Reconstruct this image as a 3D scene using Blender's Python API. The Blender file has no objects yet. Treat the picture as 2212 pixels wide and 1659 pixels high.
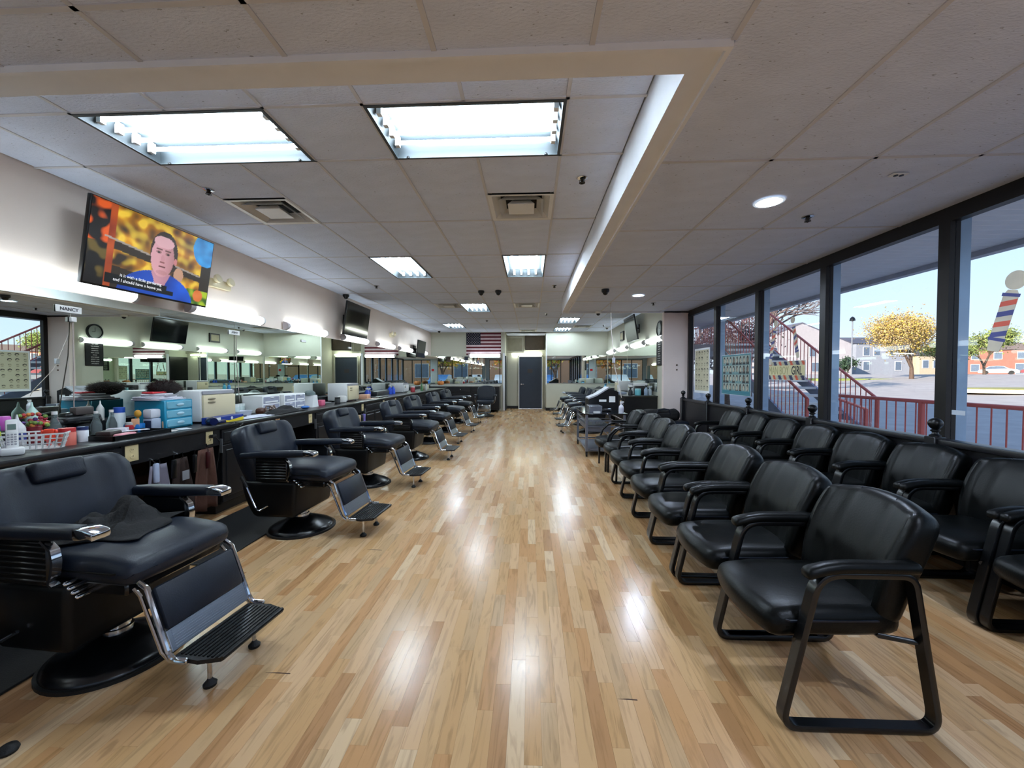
import bpy, bmesh, math, random
from mathutils import Vector, Matrix, noise
R = math.radians
PI = math.pi
rnd = random.Random(7)
SC = bpy.context.scene
COL = SC.collection

# ---------------------------------------------------------------- camera, sky, sun, exposure
cam_d = bpy.data.cameras.new('camera')
cam_d.sensor_width = 36.0
cam_d.lens = 870.0 / 2212.0 * 36.0
cam_d.clip_start = 0.05
cam_d.clip_end = 400
cam = bpy.data.objects.new('camera', cam_d)
COL.objects.link(cam)
cam.location = (0, 0, 1.4)
cam.rotation_euler = (R(90 - 1.414), 0, R(2.632))
SC.camera = cam

wld = bpy.data.worlds.new('sky')
SC.world = wld
wld.use_nodes = True
wn = wld.node_tree
for n in list(wn.nodes):
    wn.nodes.remove(n)
wo = wn.nodes.new('ShaderNodeOutputWorld')
wb = wn.nodes.new('ShaderNodeBackground')
wt = wn.nodes.new('ShaderNodeTexCoord')
ws = wn.nodes.new('ShaderNodeSeparateXYZ')
wr_ = wn.nodes.new('ShaderNodeValToRGB')
el = wr_.color_ramp.elements
el[0].position = 0.0; el[0].color = (.80, .89, .97, 1)
el[1].position = 1.0; el[1].color = (.30, .48, .85, 1)
for p_, c_ in ((.18, (.62, .80, .98)), (.45, (.44, .66, .96))):
    e_ = el.new(p_); e_.color = (*c_, 1)
wn.links.new(wt.outputs['Generated'], ws.inputs[0])
wn.links.new(ws.outputs['Z'], wr_.inputs['Fac'])
wn.links.new(wr_.outputs['Color'], wb.inputs['Color'])
wb.inputs['Strength'].default_value = 0.25
wn.links.new(wb.outputs['Background'], wo.inputs['Surface'])

sun_d = bpy.data.lights.new('sun', 'SUN')
sun_d.energy = 2.3
sun_d.angle = R(0.6)
sun_d.color = (1.0, 0.86, 0.68)
sun = bpy.data.objects.new('sun', sun_d)
COL.objects.link(sun)
sun.rotation_euler = Vector((0.78, 0.50, -0.37)).to_track_quat('-Z', 'Y').to_euler()
sun.location = (-20, -10, 20)

TUBE = 16.0      # strength of the ceiling tubes
WRAP = 1.45       # strength of the wall lamps' diffusers
SC.view_settings.view_transform = 'Standard'
SC.view_settings.look = 'None'
SC.view_settings.exposure = 2.5
SC.view_settings.gamma = 1.0
SC.view_settings.use_curve_mapping = False
SC.cycles.max_bounces = 10
SC.cycles.diffuse_bounces = 6
SC.cycles.glossy_bounces = 6
SC.cycles.transparent_max_bounces = 12
SC.cycles.caustics_reflective = False
SC.cycles.caustics_refractive = False
SC.cycles.sample_clamp_indirect = 4.0

# ---------------------------------------------------------------- helpers
def lin(h):
    if not isinstance(h, str):
        return tuple(h)
    h = h.lstrip('#')
    out = []
    for i in (0, 2, 4):
        c = int(h[i:i + 2], 16) / 255
        out.append(c / 12.92 if c <= 0.04045 else ((c + 0.055) / 1.055) ** 2.4)
    return tuple(out)

MATS = {}
def mat(name, col, rough=0.5, metal=0.0, emit=0.0, var=0.10, vs=6.0, bump=0.0, bs=60.0, coat=0.0, trans=0.0,
        ecol=None, attr=None, spec=0.5, coords='Object', stretch=(1, 1, 1), ior=1.45, alpha=1.0):
    """Principled material whose colour and roughness vary with noise; attr = a colour attribute that carries the colour."""
    if name in MATS:
        return MATS[name]
    m = bpy.data.materials.new(name)
    m.use_nodes = True
    nt = m.node_tree
    b = nt.nodes['Principled BSDF']
    c = lin(col)
    b.inputs['Base Color'].default_value = (*c, 1)
    b.inputs['Roughness'].default_value = rough
    b.inputs['Metallic'].default_value = metal
    b.inputs['Specular IOR Level'].default_value = spec
    b.inputs['Coat Weight'].default_value = coat
    b.inputs['Coat Roughness'].default_value = 0.15
    b.inputs['Transmission Weight'].default_value = trans
    b.inputs['IOR'].default_value = ior
    b.inputs['Alpha'].default_value = alpha
    tc = nt.nodes.new('ShaderNodeTexCoord')
    mp = nt.nodes.new('ShaderNodeMapping')
    mp.inputs['Scale'].default_value = stretch
    nt.links.new(tc.outputs[coords], mp.inputs['Vector'])
    src = None
    if attr:
        at = nt.nodes.new('ShaderNodeAttribute')
        at.attribute_name = attr
        src = at.outputs['Color']
    if var > 0:
        nz = nt.nodes.new('ShaderNodeTexNoise')
        nz.inputs['Scale'].default_value = vs
        nz.inputs['Detail'].default_value = 4
        nt.links.new(mp.outputs['Vector'], nz.inputs['Vector'])
        mr = nt.nodes.new('ShaderNodeMapRange')
        mr.inputs['From Min'].default_value = 0.3
        mr.inputs['From Max'].default_value = 0.7
        mr.inputs['To Min'].default_value = 1 - var
        mr.inputs['To Max'].default_value = 1 + var
        nt.links.new(nz.outputs['Fac'], mr.inputs['Value'])
        hv = nt.nodes.new('ShaderNodeHueSaturation')
        nt.links.new(mr.outputs['Result'], hv.inputs['Value'])
        if src:
            nt.links.new(src, hv.inputs['Color'])
        else:
            hv.inputs['Color'].default_value = (*c, 1)
        nt.links.new(hv.outputs['Color'], b.inputs['Base Color'])
        src = hv.outputs['Color']
    elif src:
        nt.links.new(src, b.inputs['Base Color'])
    if emit > 0:
        if src and attr:
            nt.links.new(src, b.inputs['Emission Color'])
        else:
            b.inputs['Emission Color'].default_value = (*lin(ecol or col), 1)
        b.inputs['Emission Strength'].default_value = emit
    if bump > 0:
        n2 = nt.nodes.new('ShaderNodeTexNoise')
        n2.inputs['Scale'].default_value = bs
        n2.inputs['Detail'].default_value = 3
        nt.links.new(mp.outputs['Vector'], n2.inputs['Vector'])
        bp = nt.nodes.new('ShaderNodeBump')
        bp.inputs['Strength'].default_value = bump
        bp.inputs['Distance'].default_value = 0.01
        nt.links.new(n2.outputs['Fac'], bp.inputs['Height'])
        nt.links.new(bp.outputs['Normal'], b.inputs['Normal'])
    MATS[name] = m
    return m

class MB:
    """collects shapes and builds them as ONE mesh object"""
    def __init__(s):
        s.v = []; s.f = []; s.c = []; s.hascol = False; s.cur = (1, 1, 1); s.mi = []; s.m = 0
    def col(s, h):
        s.hascol = True; s.cur = lin(h); return s
    def add(s, vs, fs, M=None):
        o = len(s.v)
        for p in vs:
            p = Vector(p)
            if M is not None:
                p = M @ p
            s.v.append(p[:])
            s.c.append((*s.cur, 1))
        for f in fs:
            s.f.append(tuple(i + o for i in f)); s.mi.append(s.m)
        return s
    def box(s, x0, y0, z0, x1, y1, z1, M=None):
        if x0 > x1: x0, x1 = x1, x0
        if y0 > y1: y0, y1 = y1, y0
        if z0 > z1: z0, z1 = z1, z0
        vs = [(x, y, z) for z in (z0, z1) for (x, y) in ((x0, y0), (x1, y0), (x1, y1), (x0, y1))]
        return s.add(vs, [(0, 3, 2, 1), (4, 5, 6, 7), (0, 1, 5, 4), (1, 2, 6, 5), (2, 3, 7, 6), (3, 0, 4, 7)], M)
    def rbox(s, x0, y0, z0, x1, y1, z1, r=0.01, seg=2, cuts=(0, 0, 0), fn=None, M=None):
        """bevelled box, optionally gridded and bent by fn(u,v,w,point) with u,v,w in -1..1"""
        bm = bmesh.new()
        bmesh.ops.create_cube(bm, size=1)
        cx, cy, cz = (x0 + x1) / 2, (y0 + y1) / 2, (z0 + z1) / 2
        dx, dy, dz = abs(x1 - x0), abs(y1 - y0), abs(z1 - z0)
        bmesh.ops.scale(bm, vec=(dx, dy, dz), verts=bm.verts)
        r = min(r, 0.49 * min(dx, dy, dz))
        bmesh.ops.bevel(bm, geom=bm.edges[:] + bm.verts[:], offset=r, segments=seg, profile=0.5, affect='EDGES')
        for ax, n in enumerate(cuts):
            d = (dx, dy, dz)[ax]
            for k in range(n):
                t = -d / 2 + r + (d - 2 * r) * (k + 1) / (n + 1)
                co = [0, 0, 0]; no = [0, 0, 0]; co[ax] = t; no[ax] = 1
                bmesh.ops.bisect_plane(bm, geom=bm.verts[:] + bm.edges[:] + bm.faces[:], plane_co=co, plane_no=no)
        bm.verts.ensure_lookup_table()
        vs = []
        for v in bm.verts:
            p = Vector(v.co)
            u, w, q = p.x / (dx / 2), p.y / (dy / 2), p.z / (dz / 2)
            p = p + Vector((cx, cy, cz))
            if fn:
                p = Vector(fn(u, w, q, p))
            vs.append(p)
        fs = [tuple(v.index for v in f.verts) for f in bm.faces]
        bm.free()
        return s.add(vs, fs, M)
    def cyl(s, p0, p1, r0, r1=None, n=14, caps=True, M=None):
        r1 = r0 if r1 is None else r1
        p0, p1 = Vector(p0), Vector(p1)
        d = (p1 - p0).normalized()
        a = d.orthogonal().normalized(); b = d.cross(a)
        vs = []
        for p, r in ((p0, r0), (p1, r1)):
            for k in range(n):
                t = 2 * PI * k / n
                vs.append(p + a * math.cos(t) * r + b * math.sin(t) * r)
        fs = [(k, (k + 1) % n, n + (k + 1) % n, n + k) for k in range(n)]
        if caps:
            fs += [tuple(range(n))[::-1], tuple(range(n, 2 * n))]
        return s.add(vs, fs, M)
    def lathe(s, prof, c=(0, 0, 0), n=20, M=None, sq=1.0):
        vs = []; fs = []
        for r, z in prof:
            for k in range(n):
                t = 2 * PI * k / n
                vs.append((c[0] + r * math.cos(t), c[1] + r * sq * math.sin(t), c[2] + z))
        for i in range(len(prof) - 1):
            for k in range(n):
                fs.append((i * n + k, i * n + (k + 1) % n, (i + 1) * n + (k + 1) % n, (i + 1) * n + k))
        fs.append(tuple(range(n))[::-1])
        fs.append(tuple(range((len(prof) - 1) * n, len(prof) * n)))
        return s.add(vs, fs, M)
    def ball(s, c, r, n=12, sc=(1, 1, 1), M=None):
        prof = [(max(1e-4, r * math.sin(PI * i / n)), -r * math.cos(PI * i / n) * sc[2]) for i in range(n + 1)]
        vs = []; m = n + 2; fs = []
        for rr, z in prof:
            for k in range(m):
                t = 2 * PI * k / m
                vs.append((c[0] + rr * math.cos(t) * sc[0], c[1] + rr * math.sin(t) * sc[1], c[2] + z))
        for i in range(n):
            for k in range(m):
                fs.append((i * m + k, i * m + (k + 1) % m, (i + 1) * m + (k + 1) % m, (i + 1) * m + k))
        return s.add(vs, fs, M)
    def sweep(s, path, prof, closed=False, side=None, M=None, caps=True):
        """profile (list of (a,b)) swept along path; a along the in-plane normal, b along side"""
        P = [Vector(p) for p in path]; n = len(P); m = len(prof); vs = []
        up = None
        for i in range(n):
            if closed:
                t = (P[(i + 1) % n] - P[i - 1]).normalized()
            else:
                t = (P[min(i + 1, n - 1)] - P[max(i - 1, 0)]).normalized()
            if side is not None:
                b = Vector(side); a = b.cross(t).normalized(); b = t.cross(a).normalized()
            else:
                a = t.orthogonal().normalized() if up is None else (up - t * up.dot(t)).normalized()
                up = a; b = t.cross(a)
            for (u, w) in prof:
                vs.append(P[i] + a * u + b * w)
        fs = []
        for i in range(n if closed else n - 1):
            j = (i + 1) % n
            for k in range(m):
                fs.append((i * m + k, i * m + (k + 1) % m, j * m + (k + 1) % m, j * m + k))
        if not closed and caps:
            fs += [tuple(range(m))[::-1], tuple(range((n - 1) * m, n * m))]
        return s.add(vs, fs, M)
    def tube(s, path, r, n=8, closed=False, M=None):
        return s.sweep(path, [(r * math.cos(2 * PI * k / n), r * math.sin(2 * PI * k / n)) for k in range(n)], closed, M=M)
    def prism(s, poly, h0, h1, axis='z', M=None):
        """polygon extruded along an axis; poly in the other two coordinates"""
        f = {'z': lambda a, b, h: (a, b, h), 'y': lambda a, b, h: (a, h, b), 'x': lambda a, b, h: (h, a, b)}[axis]
        n = len(poly)
        vs = [f(a, b, h0) for a, b in poly] + [f(a, b, h1) for a, b in poly]
        fs = [(k, (k + 1) % n, n + (k + 1) % n, n + k) for k in range(n)] + [tuple(range(n))[::-1], tuple(range(n, 2 * n))]
        return s.add(vs, fs, M)
    def mesh(s, name, m, smooth=40):
        me = bpy.data.meshes.new(name)
        me.from_pydata(s.v, [], s.f)
        bm = bmesh.new(); bm.from_mesh(me)
        bmesh.ops.recalc_face_normals(bm, faces=bm.faces)
        bm.to_mesh(me); bm.free()
        if s.hascol:
            a = me.color_attributes.new('Col', 'FLOAT_COLOR', 'POINT')
            a.data.foreach_set('color', [x for c in s.c for x in c])
        for q in (m if isinstance(m, (list, tuple)) else [m]):
            me.materials.append(q)
        if any(s.mi):
            me.polygons.foreach_set('material_index', s.mi)
        if smooth:
            me.shade_smooth()
            me.set_sharp_from_angle(angle=R(smooth))
        return me
    def build(s, name, m, parent=None, smooth=40, loc=None, rot=None):
        o = bpy.data.objects.new(name, s.mesh(name, m, smooth))
        COL.objects.link(o)
        if parent is not None:
            o.parent = parent
        if loc: o.location = loc
        if rot: o.rotation_euler = rot
        return o

def inst(name, me, loc=(0, 0, 0), parent=None, rot=None, scale=None):
    o = bpy.data.objects.new(name, me)
    COL.objects.link(o)
    o.location = loc
    if parent is not None: o.parent = parent
    if rot: o.rotation_euler = rot
    if scale: o.scale = scale
    return o

def tag(o, label, cat, group=None):
    o['label'] = label; o['category'] = cat
    if group: o['group'] = group
    return o

def thing(name, label, cat, loc=(0, 0, 0), rz=0, group=None, rot=None):
    o = bpy.data.objects.new(name, None)
    COL.objects.link(o)
    o.empty_display_size = 0.1
    o.location = loc
    o.rotation_euler = rot or (0, 0, rz)
    return tag(o, label, cat, group)

def struct(o):
    o['kind'] = 'structure'; return o

def dup(root, loc=None, rz=None, label=None):
    r = root.copy(); COL.objects.link(r)
    if loc: r.location = loc
    if rz is not None: r.rotation_euler = (0, 0, rz)
    if label: r['label'] = label
    for ch in list(root.children):
        c = ch.copy(); COL.objects.link(c); c.parent = r
        for g in list(ch.children):
            d = g.copy(); COL.objects.link(d); d.parent = c
    return r

def text_mesh(txt, size, m, name='lettering', parent=None, loc=(0, 0, 0), rot=(0, 0, 0), depth=0.0006, bold=0.0, align='CENTER', sx=1.0):
    cu = bpy.data.curves.new(name, 'FONT')
    cu.body = txt; cu.size = size; cu.extrude = depth; cu.align_x = align; cu.align_y = 'CENTER'
    cu.offset = bold; cu.resolution_u = 3
    t = bpy.data.objects.new('t', cu)
    me = bpy.data.meshes.new_from_object(t)
    bpy.data.objects.remove(t)
    me.materials.clear(); me.materials.append(m)
    o = inst(name, me, loc, parent, rot, (sx, 1, 1))
    return o

def picture(name, w, h, nx, ny, fn, m, parent=None, loc=(0, 0, 0), rot=None):
    """flat print: a fine grid in the XZ plane (centred) whose vertices carry colours from fn(u, v), u right, v up, 0..1"""
    vs = []; cs = []
    for j in range(ny + 1):
        for i in range(nx + 1):
            u, v = i / nx, j / ny
            vs.append(((u - .5) * w, 0, (v - .5) * h))
            cs += [*fn(u, v), 1.0]
    fs = [(j * (nx + 1) + i, j * (nx + 1) + i + 1, (j + 1) * (nx + 1) + i + 1, (j + 1) * (nx + 1) + i) for j in range(ny) for i in range(nx)]
    me = bpy.data.meshes.new(name)
    me.from_pydata(vs, [], fs)
    a = me.color_attributes.new('Col', 'FLOAT_COLOR', 'POINT')
    a.data.foreach_set('color', cs)
    me.materials.append(m)
    return inst(name, me, loc, parent, rot)

# ---------------------------------------------------------------- materials
M_wall = mat('painted wall', '#dfd0c4', .75, var=.03, vs=2, bump=.08, bs=120)
M_wallc = mat('cream painted wall', '#bcbbaa', .7, var=.03, vs=2, bump=.06, bs=120)
M_pink = mat('pillar wall paint', '#e0d0c8', .75, var=.03, vs=2)
M_tile = mat('ceiling tile', '#d0d8ea', .9, var=.05, vs=3, bump=.6, bs=45, stretch=(1, 2.2, 1))  # bluish base colour stands in for cool light on the ceiling
def speck(m):
    nt = m.node_tree; b = nt.nodes['Principled BSDF']; L = nt.links.new
    src = b.inputs['Base Color'].links[0].from_socket
    geo = nt.nodes.new('ShaderNodeNewGeometry'); mp = nt.nodes.new('ShaderNodeMapping'); mp.inputs['Scale'].default_value = (34, 80, 1)
    L(geo.outputs['Position'], mp.inputs['Vector'])
    nz = nt.nodes.new('ShaderNodeTexNoise'); nz.inputs['Scale'].default_value = 1.0; nz.inputs['Detail'].default_value = 2; L(mp.outputs[0], nz.inputs['Vector'])
    mr = nt.nodes.new('ShaderNodeMapRange'); mr.inputs['From Min'].default_value = .70; mr.inputs['From Max'].default_value = .735; mr.inputs['To Min'].default_value = 1; mr.inputs['To Max'].default_value = .45
    L(nz.outputs['Fac'], mr.inputs['Value'])
    mx = nt.nodes.new('ShaderNodeMix'); mx.data_type = 'RGBA'; mx.blend_type = 'MULTIPLY'; mx.inputs[0].default_value = 1
    L(src, mx.inputs[6]); L(mr.outputs['Result'], mx.inputs[7]); L(mx.outputs[2], b.inputs['Base Color'])
speck(M_tile)
M_tbar = mat('ceiling grid metal', '#c6c6cb', .6, var=.03)
M_trimw = mat('white drywall trim', '#dfe0e4', .7, var=.03)
M_black = mat('black laminate', '#121315', .38, var=.25, vs=9)
M_top = mat('black worktop laminate', '#1b1b1d', .30, var=.2, vs=14, spec=.6)
M_leather = mat('black leather', '#131a26', .42, var=.25, vs=10, bump=.07, bs=150, spec=.4)  # blue in the base colour stands in for window sheen
M_leath2 = mat('soft black leather', '#060808', .36, var=.25, vs=8, bump=.07, bs=120, spec=.22)
M_plast = mat('black plastic', '#08090b', .30, var=.2, spec=.5)
M_rubber = mat('black rubber', '#0d0d0e', .55, var=.2, bump=.2, bs=200)
M_chrome = mat('chrome', '#c8ccd2', .10, 1.0, var=.03)
M_brush = mat('brushed aluminium', '#a9afba', .3, 1.0, var=.06)
M_metalb = mat('black enamelled steel', '#0a0b0d', .25, var=.15, spec=.6)
M_frame = mat('dark bronze window frame', '#171312', .4, .3, var=.15)
M_frameo = mat('outer aluminium frame', '#8fa6bd', .35, .5, var=.05)
M_white = mat('white plastic', '#dcdcda', .4, var=.03)
M_cream = mat('cream enamel', '#cfc2a0', .35, var=.03)
M_greyp = mat('grey plastic', '#9a9aa0', .4, var=.05)
M_door = mat('slate blue door paint', '#2b3441', .4, var=.06)
M_mirror = mat('mirror silvering', (.80, .86, .78), .0, 1.0, var=0)
M_lampoff = mat('lamp end cap', '#b3acad', .5, var=.02)
M_diff = mat('glowing diffuser', '#ffffff', .4, emit=WRAP, ecol=(.82, .95, 1.0), var=0)
M_tube = mat('glowing tube', '#ffffff', .4, emit=TUBE, ecol=(.72, .87, 1.0), var=0)
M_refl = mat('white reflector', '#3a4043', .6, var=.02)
M_dark = mat('dark void', '#050505', .8, var=.1)

def glass(name, col, rough=0.0, fac=.08):
    m = bpy.data.materials.new(name); m.use_nodes = True
    nt = m.node_tree
    for n in list(nt.nodes): nt.nodes.remove(n)
    o = nt.nodes.new('ShaderNodeOutputMaterial'); mx = nt.nodes.new('ShaderNodeMixShader')
    t = nt.nodes.new('ShaderNodeBsdfTransparent'); g = nt.nodes.new('ShaderNodeBsdfGlossy')
    lw = nt.nodes.new('ShaderNodeLayerWeight'); pw = nt.nodes.new('ShaderNodeMath'); pw.operation = 'POWER'; pw.inputs[1].default_value = 4.0
    f = nt.nodes.new('ShaderNodeMapRange'); f.inputs['To Min'].default_value = .025; f.inputs['To Max'].default_value = .6
    nt.links.new(lw.outputs['Facing'], pw.inputs[0]); nt.links.new(pw.outputs[0], f.inputs['Value'])
    t.inputs['Color'].default_value = (*col, 1); g.inputs['Roughness'].default_value = rough
    nt.links.new(f.outputs[0], mx.inputs[0]); nt.links.new(t.outputs[0], mx.inputs[1]); nt.links.new(g.outputs[0], mx.inputs[2])
    nt.links.new(mx.outputs[0], o.inputs['Surface'])
    MATS[name] = m
    return m
M_glass = glass('window glass', (.93, .96, 1.0))
M_clear = mat('clear bottle plastic', '#cfe0e0', .1, trans=.85, var=0, ior=1.2)

def floor_material():
    m = bpy.data.materials.new('oak strip laminate'); m.use_nodes = True
    nt = m.node_tree; b = nt.nodes['Principled BSDF']; L = nt.links.new
    at = nt.nodes.new('ShaderNodeAttribute'); at.attribute_name = 'Col'
    geo = nt.nodes.new('ShaderNodeNewGeometry')
    sc = nt.nodes.new('ShaderNodeVectorMath'); sc.operation = 'SCALE'; sc.inputs['Scale'].default_value = 37.0
    L(at.outputs['Color'], sc.inputs[0])
    ad = nt.nodes.new('ShaderNodeVectorMath'); ad.operation = 'ADD'
    L(geo.outputs['Position'], ad.inputs[0]); L(sc.outputs[0], ad.inputs[1])
    mp = nt.nodes.new('ShaderNodeMapping'); mp.inputs['Scale'].default_value = (15, 1.5, 1)
    L(ad.outputs[0], mp.inputs['Vector'])
    nz = nt.nodes.new('ShaderNodeTexNoise'); nz.inputs['Scale'].default_value = 1.6; nz.inputs['Detail'].default_value = 5; nz.inputs['Distortion'].default_value = 2.2
    L(mp.outputs[0], nz.inputs['Vector'])
    cr = nt.nodes.new('ShaderNodeValToRGB')
    cr.color_ramp.elements[0].position = .34; cr.color_ramp.elements[0].color = (.45, .41, .36, 1)
    cr.color_ramp.elements[1].position = .50; cr.color_ramp.elements[1].color = (1.08, 1.07, 1.05, 1)
    L(nz.outputs['Fac'], cr.inputs['Fac'])
    mx = nt.nodes.new('ShaderNodeMix'); mx.data_type = 'RGBA'; mx.blend_type = 'MULTIPLY'; mx.inputs[0].default_value = .38
    L(at.outputs['Color'], mx.inputs[6]); L(cr.outputs['Color'], mx.inputs[7])
    L(mx.outputs[2], b.inputs['Base Color'])
    n3 = nt.nodes.new('ShaderNodeTexNoise'); n3.inputs['Scale'].default_value = 3
    L(geo.outputs['Position'], n3.inputs['Vector'])
    mr = nt.nodes.new('ShaderNodeMapRange'); mr.inputs['To Min'].default_value = .17; mr.inputs['To Max'].default_value = .27
    L(n3.outputs['Fac'], mr.inputs['Value']); L(mr.outputs['Result'], b.inputs['Roughness'])
    b.inputs['Specular IOR Level'].default_value = .42
    return m
M_floor = floor_material()

# ================================================================ SETTING
Zc, Zl = 3.0, 2.716           # raised ceiling, lower ceiling
XL, XR, XW = -3.85, 2.93, 3.32   # left wall, far right wall, window wall
YB, YR, YF = 15.45, 16.3, -3.2   # back wall, recess back, front wall
YS = 8.62                     # near face of the stub wall
BX, BY = 0.67, 1.825          # inner faces of the coffer

# floor: slab + strips
mb = MB(); mb.box(XL - .1, YF - .1, -.12, XW + .1, YR + .1, -.006)
floor = struct(mb.build('floor', mat('floor underlay', '#8f6c48', .8), smooth=0))
PW = .066
tones = ['#bf966b', '#b78a5d', '#c7a27a', '#c09a6e', '#ab8057', '#bb9366', '#ccae8a', '#b8966f', '#c29e76']
lens = (.32, .44, .56, .68)
variants = {}
def strip_mesh(k, l):
    if (k, l) not in variants:
        b = MB().col(tones[k]); g = .0003
        b.box(-PW / 2 + g, -l / 2 + g, -.006, PW / 2 - g, l / 2 - g, 0)
        variants[(k, l)] = b.mesh('plank', M_floor, 0)
    return variants[(k, l)]
cand = []
n_col = int((XW - XL) / PW) + 1
for i in range(n_col):
    x = XL + PW * (i + .5)
    y = YF - rnd.random() * .6
    while y < YR:
        l = rnd.choice(lens)
        cand.append((x, y + l / 2, l, rnd.randrange(len(tones))))
        y += l
def vis_score(x, y):
    if y < .95 + .0 * abs(x): return 99 + y
    d = math.hypot(x, y)
    hid = (x < -1.9 and y < 3.2) or x > 2.2
    if abs(x + .05 * y) > 1.22 * y + .05: return 50 + d
    return d + (8 if hid else 0)
cand.sort(key=lambda c: vis_score(c[0], c[1]))
for (x, y, l, k) in cand[:300]:
    inst('plank', strip_mesh(k, l), (x, y, 0), floor)
rest = MB()
for (x, y, l, k) in cand[300:]:
    rest.col(tones[k]); g = .0003
    rest.add([(x - PW / 2 + g, y - l / 2 + g, 0), (x + PW / 2 - g, y - l / 2 + g, 0), (x + PW / 2 - g, y + l / 2 - g, 0), (x - PW / 2 + g, y + l / 2 - g, 0)], [(0, 1, 2, 3)])
ro = rest.build('planks', M_floor, floor, 0); ro['kind'] = 'stuff'

# ceiling
mb = MB(); mb.box(XL - .1, YF - .1, 3.22, XW + .1, YR + .1, 3.4)
ceiling = struct(mb.build('ceiling', M_trimw, smooth=0))
tcache = {}
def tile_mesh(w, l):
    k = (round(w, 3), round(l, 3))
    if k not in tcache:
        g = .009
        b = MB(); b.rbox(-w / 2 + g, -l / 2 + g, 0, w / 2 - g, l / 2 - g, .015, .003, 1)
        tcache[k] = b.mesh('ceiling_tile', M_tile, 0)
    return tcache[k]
skip_u = set()
grid = MB()
def tiles(xs, ys, z, skip=(), drop=()):
    for i in range(len(xs) - 1):
        for j in range(len(ys) - 1):
            x0, x1, y0, y1 = xs[i], xs[i + 1], ys[j], ys[j + 1]
            cx, cy = (x0 + x1) / 2, (y0 + y1) / 2
            if any(a < cx < b and c < cy < d for a, b, c, d in skip): continue
            inst('ceiling_tile', tile_mesh(x1 - x0, y1 - y0), (cx, cy, z + .004 + rnd.random() * .002), ceiling,
                 rot=(rnd.uniform(-.0015, .0015), rnd.uniform(-.002, .002), 0))
def bars(xs, ys, z, x0, x1, y0, y1):
    fx = UF + UV if z > 2.9 else []
    def cut(a, b, holes):
        seg = [(a, b)]
        for (p, q) in holes:
            seg = [t for (c, d) in seg for t in (((c, min(d, p)), (max(c, q), d)) if q > c and p < d else ((c, d),)) if t[1] - t[0] > .01]
        return seg
    for x in xs:
        for (c, d) in cut(y0, y1, [(f[2], f[3]) for f in fx if f[0] + .02 < x < f[1] - .02]): grid.box(x - .011, c, z, x + .011, d, z + .02)
    for y in ys:
        for (c, d) in cut(x0, x1, [(f[0], f[1]) for f in fx if f[2] + .02 < y < f[3] - .02]): grid.box(c, y - .011, z, d, y + .011, z + .02)
XG = [-3.85, -3.445, -2.835, -2.225, -1.615, -1.005, -.395, .215]
YG = [3.0 + 1.225 * k for k in range(11)]
UF = [  # fixtures let into the raised ceiling: x0,x1,y0,y1
    (-2.835, -1.615, 2.39, 3.0), (-1.005, .215, 2.39, 3.0),
    (-2.225, -1.615, 5.45, 6.675), (-.395, .215, 5.45, 6.675),
    (-1.615, -1.005, 9.125, 10.35), (-2.835, -2.225, 12.8, 14.025),
    (.825, 1.435, 11.575, 12.8), (.825, 1.435, 14.025, 15.25)]
UV = [(-.395, .215, 3.615, 4.225), (-2.835, -2.225, 3.615, 4.225), (-2.225, -1.615, 9.125, 9.735), (-.395, .215, 9.125, 9.735), (-.395, .215, 14.64, 15.25), (1.435, 2.045, 13.41, 14.02)]
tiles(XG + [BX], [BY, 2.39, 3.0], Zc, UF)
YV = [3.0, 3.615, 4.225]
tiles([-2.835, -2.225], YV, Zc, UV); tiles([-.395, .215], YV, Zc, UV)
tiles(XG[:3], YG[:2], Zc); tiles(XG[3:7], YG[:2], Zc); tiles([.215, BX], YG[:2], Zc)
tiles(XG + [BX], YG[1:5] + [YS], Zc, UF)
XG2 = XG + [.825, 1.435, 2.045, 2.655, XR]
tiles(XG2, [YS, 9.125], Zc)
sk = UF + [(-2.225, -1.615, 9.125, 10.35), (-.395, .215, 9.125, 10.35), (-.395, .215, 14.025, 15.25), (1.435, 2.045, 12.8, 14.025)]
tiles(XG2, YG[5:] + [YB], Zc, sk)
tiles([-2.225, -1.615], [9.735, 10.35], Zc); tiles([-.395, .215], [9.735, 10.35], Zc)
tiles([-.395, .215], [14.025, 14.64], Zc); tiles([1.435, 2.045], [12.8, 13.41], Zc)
bars(XG[1:], YG[:5] + [2.39], Zc, XL, BX, BY, YS)
bars(XG2[1:-1], YG[5:], Zc, XL, XR, YS, YB)
# recess ceiling
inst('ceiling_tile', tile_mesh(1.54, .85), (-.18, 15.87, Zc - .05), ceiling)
# lower ceiling
XLo = [.80, 1.48, 2.10, 2.71, XW]
YLo = [-3.2, -2.22, -1.01, .2, 1.41, 2.585, 3.79, 5.0, 6.21, 7.42, YS]
XN = [-3.85, -3.53, -2.9, -2.27, -1.645, -1.02, -.395, .245, .80]
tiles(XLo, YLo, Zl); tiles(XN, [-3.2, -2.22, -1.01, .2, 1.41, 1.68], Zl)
bars([1.48, 2.10, 2.71], YLo[1:-1], Zl, .80, XW, YF, YS)
bars(XN[1:], [-2.22, -1.01, .2, 1.41], Zl, XL, .8, YF, 1.66)
g = grid.build('ceiling_grid', M_tbar, ceiling, 0)
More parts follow.
